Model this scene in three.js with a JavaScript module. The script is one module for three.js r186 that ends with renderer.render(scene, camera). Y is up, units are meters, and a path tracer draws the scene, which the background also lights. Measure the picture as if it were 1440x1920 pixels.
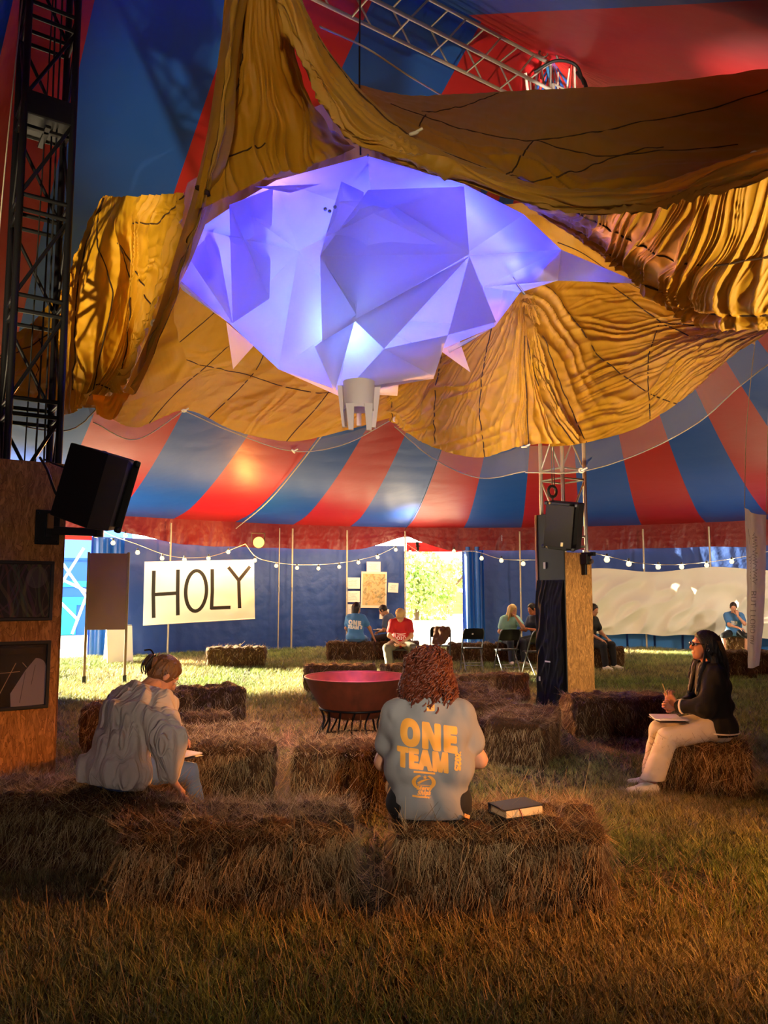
import * as THREE from 'three';
import { mergeGeometries, toCreasedNormals } from 'three/addons/utils/BufferGeometryUtils.js';
import { RoundedBoxGeometry } from 'three/addons/geometries/RoundedBoxGeometry.js';
import { ImprovedNoise } from 'three/addons/math/ImprovedNoise.js';
import { RectAreaLightUniformsLib } from 'three/addons/lights/RectAreaLightUniformsLib.js';

// ---------------------------------------------------------------- camera, sky, sun, exposure
const scene = new THREE.Scene();
const F = 1450, PITCH = THREE.MathUtils.degToRad(5.9), EYE = 1.59;
const camera = new THREE.PerspectiveCamera(2 * Math.atan(960 / F) * 180 / Math.PI, 0.75, 0.05, 400);
camera.position.set(0, EYE, 0);
camera.rotation.x = PITCH;
const renderer = new THREE.WebGLRenderer({ antialias: true });
renderer.toneMapping = THREE.LinearToneMapping;
renderer.toneMappingExposure = 1.1;
renderer.shadowMap.enabled = true;
RectAreaLightUniformsLib.init();
scene.background = new THREE.Color(1.0, 0.97, 0.92);
scene.backgroundIntensity = 8.0;
const sun = new THREE.DirectionalLight(new THREE.Color(1.0, 0.86, 0.55), 110);
sun.position.set(-42, 12.5, -33.6); sun.target.position.set(-2, 0, -14);
sun.castShadow = true; sun.shadow.radius = 2.5; sun.shadow.mapSize.set(2048, 2048);
Object.assign(sun.shadow.camera, { left: -24, right: 24, top: 20, bottom: -20, near: 1, far: 90 });
scene.add(sun, sun.target);

// ---------------------------------------------------------------- small helpers
const V = (x, y, z) => new THREE.Vector3(x, y, z);
const R = THREE.MathUtils.degToRad, lerp = THREE.MathUtils.lerp, clamp = THREE.MathUtils.clamp;
const sstep = (x, a, b) => THREE.MathUtils.smoothstep(x, a, b);
let seed = 7;
const rnd = () => { seed = (seed + 0x6d2b79f5) | 0; let t = Math.imul(seed ^ (seed >>> 15), 1 | seed); t = (t + Math.imul(t ^ (t >>> 7), 61 | t)) ^ t; return ((t ^ (t >>> 14)) >>> 0) / 4294967296; };
const rr = (a, b) => a + (b - a) * rnd();
const perlin = new ImprovedNoise();
const noise = (x, y, z = 0) => perlin.noise(x, y, z);
const fbm = (x, y, z = 0) => noise(x, y, z) + 0.5 * noise(2.1 * x, 2.1 * y, 2.1 * z + 5) + 0.25 * noise(4.3 * x, 4.3 * y, 4.3 * z + 9);
const ridged = (x, y, z = 0) => 1 - Math.abs(noise(x, y, z)) * 2;
// where a line of sight measured on the photograph meets the depth d, or the ground
function at(px, py, d) {
  const x = (px - 720) / F, y = (960 - py) / F;
  const yy = y * Math.cos(PITCH) + Math.sin(PITCH), zz = -Math.cos(PITCH) + y * Math.sin(PITCH), k = -d / zz;
  return V(x * k, EYE + yy * k, -d);
}
const taken = {};
function numbered(n) { const k = taken[n] = (taken[n] ?? -1) + 1; return k ? n + '_' + String(k).padStart(3, '0') : n; }
function shadows(o) { o.castShadow = true; o.receiveShadow = true; return o; }
function tag(o, label, category, group) { o.userData.label = label; o.userData.category = category; if (group) o.userData.group = group; return o; }
function thing(name, label, category, p = [0, 0, 0], turn = 0, group) {
  const o = new THREE.Group(); o.name = numbered(name); scene.add(o);
  o.position.set(...p); o.rotation.y = turn;
  return tag(o, label, category, group);
}
function part(name, geo, mat, parent) {
  if (Array.isArray(geo)) geo = join(geo);
  const m = shadows(new THREE.Mesh(geo, mat));
  m.name = parent === scene ? numbered(name) : numbered2(parent, name);
  parent.add(m); return m;
}
function numbered2(parent, n) { let k = 0, s = n; while (parent.children.some((c) => c.name === s)) s = n + '_' + String(++k).padStart(3, '0'); return s; }
function struct(name, geo, mat) { const m = part(name, geo, mat, scene); m.userData.kind = 'structure'; return m; }
function join(list) {
  const gs = list.flat(3).map((g) => {
    let h = g.index ? g.toNonIndexed() : g;
    if (!h.attributes.normal) h.computeVertexNormals();
    if (!h.attributes.uv) h.setAttribute('uv', new THREE.BufferAttribute(new Float32Array(h.attributes.position.count * 2), 2));
    for (const k of Object.keys(h.attributes)) if (!['position', 'normal', 'uv'].includes(k)) h.deleteAttribute(k);
    return h;
  });
  return gs.length === 1 ? gs[0] : mergeGeometries(gs);
}
const moved = (g, x = 0, y = 0, z = 0, rx = 0, ry = 0, rz = 0) => g.applyMatrix4(new THREE.Matrix4().compose(V(x, y, z), new THREE.Quaternion().setFromEuler(new THREE.Euler(rx, ry, rz, 'YXZ')), V(1, 1, 1)));
const bx = (w, h, d, x = 0, y = 0, z = 0, rx = 0, ry = 0, rz = 0, r = 0.006) => moved(new RoundedBoxGeometry(w, h, d, 1, Math.min(r, w / 3, h / 3, d / 3)), x, y, z, rx, ry, rz);
function rod(a, b, r, n = 8, r2 = r) {
  const d = b.clone().sub(a), g = new THREE.CylinderGeometry(r2, r, d.length(), n, 1);
  g.applyQuaternion(new THREE.Quaternion().setFromUnitVectors(V(0, 1, 0), d.normalize()));
  const m = a.clone().add(b).multiplyScalar(0.5); return g.translate(m.x, m.y, m.z);
}
function pipe(pts, r, n = 6, seg = 0) { return new THREE.TubeGeometry(new THREE.CatmullRomCurve3(pts), seg || pts.length * 5, r, n, false); }
// a surface through rows of points
function sheet(rows, nu, nv, disp, metres = 1) {
  const curves = rows.map((r) => new THREE.CatmullRomCurve3(r));
  const cols = [];
  for (let i = 0; i <= nu; i++) cols.push(new THREE.CatmullRomCurve3(curves.map((c) => c.getPoint(i / nu))));
  const P = [], W = rows[rows.length >> 1].reduce((s, p, i, a) => i ? s + p.distanceTo(a[i - 1]) : 0, 0), H = cols[nu >> 1].getLength();
  for (let j = 0; j <= nv; j++) for (let i = 0; i <= nu; i++) P.push(rows.length > 2 || true ? cols[i].getPoint(j / nv) : null);
  const id = (i, j) => j * (nu + 1) + i, idx = [], uv = [];
  for (let j = 0; j <= nv; j++) for (let i = 0; i <= nu; i++) uv.push(i / nu * W / metres, j / nv * H / metres);
  for (let j = 0; j < nv; j++) for (let i = 0; i < nu; i++) idx.push(id(i, j), id(i, j + 1), id(i + 1, j), id(i + 1, j), id(i, j + 1), id(i + 1, j + 1));
  const N = P.map((p, k) => {
    const i = k % (nu + 1), j = (k / (nu + 1)) | 0;
    const a = P[id(Math.min(i + 1, nu), j)].clone().sub(P[id(Math.max(i - 1, 0), j)]), b = P[id(i, Math.min(j + 1, nv))].clone().sub(P[id(i, Math.max(j - 1, 0))]);
    return b.cross(a).normalize();
  });
  if (disp) P.forEach((p, k) => { const i = k % (nu + 1), j = (k / (nu + 1)) | 0; p.addScaledVector(N[k], disp(i / nu, j / nv, p)); });
  const g = new THREE.BufferGeometry();
  g.setAttribute('position', new THREE.Float32BufferAttribute(P.flatMap((p) => [p.x, p.y, p.z]), 3));
  g.setAttribute('uv', new THREE.Float32BufferAttribute(uv, 2));
  g.setIndex(idx); g.computeVertexNormals();
  g.userData.at = (u, v) => {
    const x = clamp(u, 0, 1) * nu, y = clamp(v, 0, 1) * nv, i = Math.min(x | 0, nu - 1), j = Math.min(y | 0, nv - 1), fx = x - i, fy = y - j;
    return P[id(i, j)].clone().lerp(P[id(i + 1, j)], fx).lerp(P[id(i, j + 1)].clone().lerp(P[id(i + 1, j + 1)], fx), fy);
  };
  return g;
}
// seams: thin tapes that follow a sheet; uvs are the corners of the line
function seam(g, uvs, r = 0.014) {
  const pts = [];
  for (let k = 1; k < uvs.length; k++) for (let t = 0; t < 10; t++) pts.push(g.userData.at(lerp(uvs[k - 1][0], uvs[k][0], t / 10), lerp(uvs[k - 1][1], uvs[k][1], t / 10)));
  pts.push(g.userData.at(...uvs[uvs.length - 1]));
  return new THREE.TubeGeometry(new THREE.CatmullRomCurve3(pts), pts.length * 2, r, 5, false);
}
// ---------------------------------------------------------------- bodies: a field of tapered bones, joined smoothly and meshed by surface nets
const bone = (a, b, ra, rb = ra) => [a.x, a.y, a.z, b.x - a.x, b.y - a.y, b.z - a.z, 1 / Math.max(1e-9, a.distanceToSquared(b)), ra, rb];
function blob(c, r, q) { return { c, r, q: q ? q.clone().invert() : null }; }
const tv = new THREE.Vector3();
function fieldOf(prims, k = 0.03, cuts = [], extra) {
  return (x, y, z) => {
    let d = 1e3;
    for (const p of prims) {
      let e;
      if (p.c) {
        tv.set(x, y, z).sub(p.c); if (p.q) tv.applyQuaternion(p.q);
        const a = tv.x / p.r[0], b = tv.y / p.r[1], c = tv.z / p.r[2], k0 = Math.sqrt(a * a + b * b + c * c);
        const a2 = a / p.r[0], b2 = b / p.r[1], c2 = c / p.r[2], k1 = Math.sqrt(a2 * a2 + b2 * b2 + c2 * c2);
        e = k1 > 1e-9 ? k0 * (k0 - 1) / k1 : -p.r[0];
        if (p.sub) { const s = -e, hh = Math.max(p.k - Math.abs(d - s), 0) / p.k; d = Math.max(d, s) + hh * hh * p.k * 0.25; continue; }
      } else {
        const px = x - p[0], py = y - p[1], pz = z - p[2];
        let t = (px * p[3] + py * p[4] + pz * p[5]) * p[6]; t = t < 0 ? 0 : t > 1 ? 1 : t;
        const qx = px - t * p[3], qy = py - t * p[4], qz = pz - t * p[5];
        e = Math.sqrt(qx * qx + qy * qy + qz * qz) - (p[7] + (p[8] - p[7]) * t);
      }
      const kk = p.k ?? k, h = Math.max(kk - Math.abs(d - e), 0) / kk;
      d = Math.min(d, e) - h * h * kk * 0.25;
    }
    if (extra) d += extra(x, y, z, d);
    for (const c of cuts) { const e = c.n.x * x + c.n.y * y + c.n.z * z - c.d; if (e > d) d = e; }
    return d;
  };
}
function bounds(prims, pad) {
  const b = new THREE.Box3();
  for (const p of prims) {
    if (p.sub) continue;
    if (p.c) { const m = Math.max(...p.r); b.expandByPoint(p.c.clone().addScalar(m)); b.expandByPoint(p.c.clone().addScalar(-m)); }
    else { const m = Math.max(p[7], p[8]), a = V(p[0], p[1], p[2]), c = V(p[0] + p[3], p[1] + p[4], p[2] + p[5]); for (const q of [a, c]) { b.expandByPoint(q.clone().addScalar(m)); b.expandByPoint(q.clone().addScalar(-m)); } }
  }
  return b.expandByScalar(pad);
}
function netMesh(f, box, cell) {
  const s = box.getSize(V(0, 0, 0)), nx = Math.ceil(s.x / cell) + 2, ny = Math.ceil(s.y / cell) + 2, nz = Math.ceil(s.z / cell) + 2, o = box.min;
  const val = new Float32Array(nx * ny * nz), id = (i, j, k) => i + nx * (j + ny * k);
  // coarse pass: whole blocks far from the surface are not sampled
  const B = 4;
  for (let k = 0; k < nz; k += B) for (let j = 0; j < ny; j += B) for (let i = 0; i < nx; i += B) {
    const c = f(o.x + (i + B / 2) * cell, o.y + (j + B / 2) * cell, o.z + (k + B / 2) * cell), far = Math.abs(c) > cell * B * 1.9 + 0.02;
    for (let c2 = k; c2 < Math.min(k + B, nz); c2++) for (let b = j; b < Math.min(j + B, ny); b++) for (let a = i; a < Math.min(i + B, nx); a++) val[id(a, b, c2)] = far ? c : f(o.x + a * cell, o.y + b * cell, o.z + c2 * cell);
  }
  const vid = new Int32Array(nx * ny * nz).fill(-1), P = [], I = [];
  const E = [[0, 1], [2, 3], [4, 5], [6, 7], [0, 2], [1, 3], [4, 6], [5, 7], [0, 4], [1, 5], [2, 6], [3, 7]];
  for (let k = 0; k < nz - 1; k++) for (let j = 0; j < ny - 1; j++) for (let i = 0; i < nx - 1; i++) {
    let m = 0; const c = [];
    for (let b = 0; b < 8; b++) { const v = val[id(i + (b & 1), j + ((b >> 1) & 1), k + (b >> 2))]; c.push(v); if (v < 0) m |= 1 << b; }
    if (m === 0 || m === 255) continue;
    let n = 0, x = 0, y = 0, z = 0;
    for (const [a, b] of E) {
      if ((c[a] < 0) === (c[b] < 0)) continue;
      const t = c[a] / (c[a] - c[b]); n++;
      x += (a & 1) + t * ((b & 1) - (a & 1)); y += ((a >> 1) & 1) + t * (((b >> 1) & 1) - ((a >> 1) & 1)); z += (a >> 2) + t * ((b >> 2) - (a >> 2));
    }
    vid[id(i, j, k)] = P.length / 3;
    P.push(o.x + (i + x / n) * cell, o.y + (j + y / n) * cell, o.z + (k + z / n) * cell);
  }
  const quad = (a, b, c, d, flip) => { if (a < 0 || b < 0 || c < 0 || d < 0) return; flip ? I.push(a, c, b, a, d, c) : I.push(a, b, c, a, c, d); };
  for (let k = 1; k < nz - 1; k++) for (let j = 1; j < ny - 1; j++) for (let i = 1; i < nx - 1; i++) {
    const v = val[id(i, j, k)] < 0;
    if (v !== val[id(i + 1, j, k)] < 0) quad(vid[id(i, j - 1, k - 1)], vid[id(i, j, k - 1)], vid[id(i, j, k)], vid[id(i, j - 1, k)], !v);
    if (v !== val[id(i, j + 1, k)] < 0) quad(vid[id(i - 1, j, k - 1)], vid[id(i, j, k - 1)], vid[id(i, j, k)], vid[id(i - 1, j, k)], v);
    if (v !== val[id(i, j, k + 1)] < 0) quad(vid[id(i - 1, j - 1, k)], vid[id(i, j - 1, k)], vid[id(i, j, k)], vid[id(i - 1, j, k)], !v);
  }
  const g = new THREE.BufferGeometry();
  g.setAttribute('position', new THREE.Float32BufferAttribute(P, 3));
  g.setIndex(I); g.computeVertexNormals();
  const uv = []; for (let i = 0; i < P.length; i += 3) uv.push(P[i] + P[i + 2] * 0.7, P[i + 1]);
  g.setAttribute('uv', new THREE.Float32BufferAttribute(uv, 2));
  return g;
}
const bodyMesh = (prims, cell, k, cuts, extra) => netMesh(fieldOf(prims, k, cuts, extra), bounds(prims, 0.035), cell);
// ---------------------------------------------------------------- textures
function canvasTex(w, h, draw, color = true) {
  const c = document.createElement('canvas'); c.width = w; c.height = h; draw(c.getContext('2d'), w, h);
  const t = new THREE.CanvasTexture(c); if (color) t.colorSpace = THREE.SRGBColorSpace;
  t.wrapS = t.wrapT = THREE.RepeatWrapping; return t;
}
function dataTex(n, fn, color = false) {
  const a = new Uint8Array(n * n * 4);
  for (let j = 0; j < n; j++) for (let i = 0; i < n; i++) { const c = fn(i / n, j / n), o = (j * n + i) * 4; for (let q = 0; q < 3; q++) a[o + q] = clamp((Array.isArray(c) ? c[q] : c) * 255, 0, 255); a[o + 3] = 255; }
  const t = new THREE.DataTexture(a, n, n); t.wrapS = t.wrapT = THREE.RepeatWrapping; t.magFilter = t.minFilter = THREE.LinearFilter;
  if (color) t.colorSpace = THREE.SRGBColorSpace; t.needsUpdate = true; return t;
}
const rep = (t, x, y = x) => { const c = t.clone(); c.repeat.set(x, y); c.needsUpdate = true; return c; };
const tile = (fn, u, v, f) => { // noise that repeats: blended over the edge
  const a = (x, y) => fn(x * f, y * f); const wu = u, wv = v;
  return a(u, v) * (1 - wu) * (1 - wv) + a(u - 1, v) * wu * (1 - wv) + a(u, v - 1) * (1 - wu) * wv + a(u - 1, v - 1) * wu * wv;
};
const crumple = dataTex(256, (u, v) => 0.5 + 0.32 * tile((x, y) => ridged(x, y, 3) - 0.6, u, v, 5) + 0.22 * tile((x, y) => fbm(x, y, 7), u, v, 11));
const weave = dataTex(128, (u, v) => 0.5 + 0.25 * Math.sin(u * 64 * Math.PI) * Math.sin(v * 64 * Math.PI) + 0.2 * tile((x, y) => noise(x, y, 2), u, v, 30));
const folds = dataTex(256, (u, v) => 0.5 + 0.4 * tile((x, y) => noise(x * 3.2, y * 0.35, 1) + 0.5 * noise(x * 7.1, y * 0.6, 5), u, v, 7));
const std = (color, rough = 0.8, more = {}) => new THREE.MeshStandardMaterial({ color, roughness: rough, ...more });
const cloth = (color, more = {}) => new THREE.MeshPhysicalMaterial({ color, roughness: 0.85, bumpMap: rep(weave, 9), bumpScale: 0.0006, side: THREE.DoubleSide, sheen: 0.15, sheenRoughness: 0.6, ...more });
const osbTex = canvasTex(1024, 1024, (c, w, h) => {
  c.fillStyle = '#a5743c'; c.fillRect(0, 0, w, h);
  for (let i = 0; i < 5200; i++) {
    const l = rr(14, 60), q = rr(4, 16), t = rnd(); c.save(); c.translate(rr(0, w), rr(0, h)); c.rotate(rr(-0.9, 0.9) + (rnd() < 0.3 ? 1.5 : 0));
    c.fillStyle = `rgba(${130 + 90 * t | 0},${86 + 72 * t | 0},${38 + 48 * t | 0},${rr(0.35, 0.8)})`; c.beginPath(); c.moveTo(-l, 0); c.lineTo(-l * 0.6, -q); c.lineTo(l * 0.8, -q * 0.7); c.lineTo(l, q * 0.3); c.lineTo(l * 0.3, q); c.closePath(); c.fill();
    if (rnd() < 0.25) { c.strokeStyle = 'rgba(70,40,15,0.6)'; c.lineWidth = 1.5; c.stroke(); } c.restore();
  }
});
const M = {
  black: std('#0d0d0f', 0.55), blackCloth: cloth('#0c0b0d'), steel: std('#8d8f92', 0.35, { metalness: 0.85 }), darkSteel: std('#1b1b1e', 0.45, { metalness: 0.6 }),
  alu: std('#b9b4aa', 0.4, { metalness: 0.7 }), osb: std('#ffffff', 0.85, { map: osbTex, bumpMap: osbTex, bumpScale: 0.0015 }),
  wood: std('#8a6238', 0.75), rope: std('#b8ad95', 0.9), cable: std('#101012', 0.6),
};
// ================================================================ the tent
const MASTL = V(-3.2, 0, -6.88), MASTR = V(2.5, 0, -10.72), RAD = 12.3, EAVE = 3.48, RIDGE = 9.45;
const AX = MASTR.clone().sub(MASTL), LEN = AX.length(); AX.normalize();
const NO = V(AX.z, 0, -AX.x); // towards the back wall
const TOTAL = 2 * LEN + 2 * Math.PI * RAD;
function ring(s) { // point of the oval plan at arc length s: where it stands, its foot on the ridge, and the way outwards
  s = ((s % TOTAL) + TOTAL) % TOTAL; const arc = Math.PI * RAD;
  let foot, out;
  if (s < LEN) { foot = MASTL.clone().addScaledVector(AX, s); out = NO.clone(); }
  else if (s < LEN + arc) { const t = (s - LEN) / RAD; foot = MASTR.clone(); out = NO.clone().multiplyScalar(Math.cos(t)).addScaledVector(AX, Math.sin(t)); }
  else if (s < 2 * LEN + arc) { foot = MASTR.clone().addScaledVector(AX, -(s - LEN - arc)); out = NO.clone().negate(); }
  else { const t = (s - 2 * LEN - arc) / RAD; foot = MASTL.clone(); out = NO.clone().multiplyScalar(-Math.cos(t)).addScaledVector(AX, -Math.sin(t)); }
  return { foot, out, p: (r = RAD) => foot.clone().addScaledVector(out, r) };
}
function ringAt(px) { // the arc length that stands in that column of the photograph
  let best = 0, e = 1e9;
  for (let s = -16; s < 34; s += 0.01) { const p = ring(s).p(); if (p.z > -8) continue; const q = Math.abs(720 + F * p.x / (-p.z * Math.cos(PITCH)) - px); if (q < e) { e = q; best = s; } }
  return best;
}
const inside = (x, z, m = 0) => { const p = V(x, 0, z), t = clamp(p.clone().sub(MASTL).dot(AX), 0, LEN); return p.distanceTo(MASTL.clone().addScaledVector(AX, t)) < RAD - m; };
const onWall = (px, inset = 0.1) => { const r = ring(ringAt(px)); return { p: r.p(RAD - inset), out: r.out, turn: Math.atan2(-r.out.x, -r.out.z) }; };
const S1 = ringAt(320), S2 = ringAt(1330), SW = (S2 - S1) / 9, NST = 2 * Math.round(TOTAL / SW / 2);
const DOOR = [ringAt(760), ringAt(868)], LDOOR = [ringAt(170) - 6.2, ringAt(170)], UNSEEN_DOOR = [LEN * 1.5 + Math.PI * RAD + 5.9, LEN * 1.5 + Math.PI * RAD + 7.0];  // left opening widened out of view, rear one unseen; both let daylight in
const PEAKS = [[ringAt(757), 0.42, 1.3], [ringAt(196), 0.36, 1.9]];
const peak = (s) => PEAKS.reduce((a, [c, h, w]) => a + h * Math.max(0, 1 - Math.abs(s - c) / w), 0);

// ---- roof: one panel for every stripe
const vinyl = (color, more = {}) => new THREE.MeshPhysicalMaterial({ color, roughness: 0.52, side: THREE.DoubleSide, bumpMap: rep(crumple, 0.35), bumpScale: 0.012, ...more });
const roofBlue = vinyl('#0a4aa6', { roughness: 0.42 }), roofRed = vinyl('#a51217', { roughness: 0.42 });
const roof = new THREE.Group(); roof.name = 'ceiling'; roof.userData.kind = 'structure'; scene.add(roof);
function roofPoint(s, t) {
  const q = ring(s), e = q.p(lerp(RAD, -0.03, t)), sag = -0.95 * Math.sin(Math.PI * Math.pow(t, 0.8)) * (1 - 0.3 * t);
  e.y = lerp(EAVE, RIDGE, t) + sag; return e;
}
// the seams stand where the photograph shows them; one broad red panel lies over the right-hand mast
const BOUND = []; for (let k = 0; k <= 12; k++) BOUND.push(S1 + k * SW);
BOUND.push(LEN + Math.PI * RAD + 1.62); { const a = BOUND[13], n = 2 * Math.round((S1 + TOTAL - a) / 1.65 / 2) + 1; for (let k = 1; k <= n; k++) BOUND.push(lerp(a, S1 + TOTAL, k / n)); }
for (let i = 0; i + 1 < BOUND.length; i++) {
  const s0 = BOUND[i], s1 = BOUND[i + 1];
  const rows = []; for (let j = 0; j <= 10; j++) { const r = []; for (let k = 0; k <= 3; k++) r.push(roofPoint(lerp(s0, s1, k / 3), j / 10)); rows.push(r); }
  part('roof_panel', sheet(rows, 8, 30, (u, v) => 0.2 * Math.sin(u * Math.PI) * (1 - v) * v * v), i % 2 ? roofBlue : roofRed, roof);
}
// ---- the walls
const wallMat = vinyl('#1d3f86', { roughness: 0.48, bumpScale: 0.03, bumpMap: rep(crumple, 0.5) });
function wallRun(name, a, b, mat = wallMat, h0 = 0, h1 = 2.95) {
  const n = Math.max(3, Math.ceil((b - a) / 0.5)), rows = [];
  for (let j = 0; j <= 3; j++) { const r = []; for (let k = 0; k <= n; k++) { const p = ring(lerp(a, b, k / n)).p(RAD + 0.12); p.y = lerp(h0, h1, j / 3); r.push(p); } rows.push(r); }
  return struct(name, sheet(rows, n * 8, 24, (u, v) => { const s = lerp(a, b, u); return 0.05 * noise(s * 1.4, v * 0.9, 3) + 0.022 * noise(s * 4.6 + v * 2, v * 2.2, 8) + 0.03 * Math.sin(v * Math.PI) * Math.sin(s * 2.1); }), mat);
}
wallRun('wall_left', LDOOR[1], DOOR[0]);
wallRun('wall_back', DOOR[1], LEN + Math.PI * RAD * 0.62);
wallRun('wall_right', LEN + Math.PI * RAD * 0.62, UNSEEN_DOOR[0]);
wallRun('wall_front', UNSEEN_DOOR[1], TOTAL + LDOOR[0]);
// the turned-back edges of the wall beside the openings
const flapMat = vinyl('#1a58b4', { roughness: 0.4 });
for (const [s, w] of [[LDOOR[1], -0.75], [DOOR[1], 0.62]]) {
  const rows = []; for (let j = 0; j <= 4; j++) { const r = []; for (let k = 0; k <= 6; k++) { const q = ring(s + w * k / 6 * (w < 0 ? -1 : 1)).p(RAD - 0.02 - 0.1 * Math.sin(k * 1.9) ** 2); q.y = 0.02 + 2.9 * j / 4; r.push(q); } rows.push(r); }
  struct('wall_flap', sheet(rows, 40, 20, (u, v) => 0.05 * Math.sin(u * 15 + v)), flapMat);
}
// ---- red valance under the eave
{
  const mat = vinyl('#741417', { roughness: 0.45, bumpScale: 0.02, bumpMap: rep(crumple, 1.1) }), g = [];
  for (let c = 0; c < 12; c++) {
    const a = c * TOTAL / 12, b = a + TOTAL / 12, n = 24, rows = [];
    for (let j = 0; j <= 3; j++) { const r = []; for (let k = 0; k <= n; k++) { const s = lerp(a, b, k / n), q = ring(s).p(RAD - 0.07 + 0.015 * Math.sin(s * 5) * j); const pk = peak(s > TOTAL - 16 ? s - TOTAL : s); q.y = EAVE + 0.12 * (j === 0) - (0.67 - pk + 0.05 * noise(s * 0.8, 2)) * j / 3; r.push(q); } rows.push(r); }
    g.push(sheet(rows, n * 7, 8, (u, v) => { const s = lerp(a, b, u); return v * (0.05 * noise(s * 5, v, 2) + 0.04 * ridged(s * 9, v * 1.5, 4)); }));
  }
  struct('trim_1', g, mat);
}
// red rolled-up door flap under the eave of both openings
{
  const mat = vinyl('#c3171b');
  for (const [s0, s1, y] of [[DOOR[0] + 0.05, DOOR[1], 2.78], [LDOOR[0], LDOOR[1], 2.86]]) {
    const rows = []; for (let j = 0; j <= 2; j++) { const r = []; for (let k = 0; k <= 6; k++) { const q = ring(lerp(s0, s1, k / 6)).p(RAD + 0.1); q.y = y + 0.28 * j / 2; r.push(q); } rows.push(r); }
    struct('trim_2', sheet(rows, 40, 6, (u, v) => 0.03 * noise(u * 9, v * 2, 1)), mat);
  }
}
// ---- the ground: grass under the tent, pale trodden gravel outside
const BARE = [[-0.35, -7.9, 2.6], [-1, -6.6, 2.4], [1.2, -8.2, 2.2], [0.4, -4.6, 1.5], [-2.6, -8.6, 1.5]];
const hayShare = (x, z) => clamp(BARE.reduce((a, [u, w, r]) => Math.max(a, 1.25 - Math.hypot(x - u, z - w) / r), 0) + 0.5 * noise(x * 1.3, z * 1.3, 4), 0, 1);
const groundY = (x, z) => 0.025 * noise(x * 0.8, z * 0.8, 2) + 0.012 * noise(x * 3.1, z * 3.1, 6);
{
  const tex = canvasTex(1024, 1024, (c, w, h) => {
    c.fillStyle = '#2f2a16'; c.fillRect(0, 0, w, h);
    for (let i = 0; i < 9000; i++) { const x = rr(0, w), y = rr(0, h), a = rr(0, 6.3), l = rr(6, 26), t = rnd(); c.strokeStyle = t < 0.45 ? `rgba(${50 + 40 * rnd() | 0},${60 + 40 * rnd() | 0},22,0.7)` : t < 0.8 ? `rgba(${100 + 50 * rnd() | 0},${78 + 40 * rnd() | 0},44,0.7)` : 'rgba(30,24,12,0.7)'; c.lineWidth = rr(1, 2.6); c.beginPath(); c.moveTo(x, y); c.lineTo(x + l * Math.cos(a), y + l * Math.sin(a)); c.stroke(); }
  });
  const P = [], C = [], U = [], I = [], n = 170, x0 = -17, z0 = -25, st = 34 / n, map = new Map();
  const vid = (i, j) => { const k = i + j * (n + 1); if (!map.has(k)) { const x = x0 + i * st, z = z0 + j * st; map.set(k, P.length / 3); P.push(x, groundY(x, z), z); U.push(x / 1.6, z / 1.6); const hs = hayShare(x, z), g = 0.5 + 0.5 * noise(x * 0.7, z * 0.7, 9); C.push(lerp(0.75 + 0.2 * g, 1.0, hs), lerp(0.95, 0.78, hs), lerp(0.6, 0.66, hs)); } return map.get(k); };
  for (let j = 0; j < n; j++) for (let i = 0; i < n; i++) { const x = x0 + (i + 0.5) * st, z = z0 + (j + 0.5) * st; if (!inside(x, z, -0.5)) continue; const a = vid(i, j), b = vid(i + 1, j), c = vid(i, j + 1), d = vid(i + 1, j + 1); I.push(a, c, b, b, c, d); }
  const g = new THREE.BufferGeometry(); g.setAttribute('position', new THREE.Float32BufferAttribute(P, 3)); g.setAttribute('uv', new THREE.Float32BufferAttribute(U, 2)); g.setAttribute('color', new THREE.Float32BufferAttribute(C, 3)); g.setIndex(I); g.computeVertexNormals();
  const m = shadows(new THREE.Mesh(g, std('#ffffff', 1, { map: tex, vertexColors: true, bumpMap: tex, bumpScale: 0.012 }))); m.name = 'ground'; m.userData.kind = 'structure'; scene.add(m);
  const grav = dataTex(256, (u, v) => { const k = 0.72 + 0.16 * tile((x, y) => fbm(x, y, 1), u, v, 14); return [k, k * 0.93, k * 0.8]; }, true);
  const o = struct('ground_outside', new THREE.PlaneGeometry(260, 260).rotateX(-Math.PI / 2).translate(0, -0.06, -20), std('#ffffff', 1, { map: rep(grav, 60) }));
  o.castShadow = false;
}
// ---- poles of the side wall
const poleMat = std('#b3a48c', 0.45, { metalness: 0.5 });
[[312, 'behind the left end of the big lettered banner'], [518, 'right of the lettered banner, thin and pale'], [543, 'midway between banner and pinned papers'], [647, 'beside the three stacked papers'], [757, 'at the left jamb of the bright doorway'], [976, 'behind the blonde seated woman'], [1211, 'rising above the left part of the white screen'], [1337, 'rising above the white screen nearer the hanging cloth strip']].forEach(([px, where]) => {
  const w = onWall(px, 0.22), o = thing('tent_pole', 'slim pale wall pole ' + where, 'pole', [w.p.x, 0, w.p.z]);
  part('pole', rod(V(0, 0, 0), V(0, 3.36, 0), px === 518 ? 0.016 : 0.026, 10), poleMat, o);
  part('foot_plate', new THREE.CylinderGeometry(0.07, 0.08, 0.02, 14).translate(0, 0.01, 0), M.darkSteel, o);
  part('joint', rod(V(0, 1.6, 0), V(0, 1.72, 0), 0.031, 10), M.steel, o);
});
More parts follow.
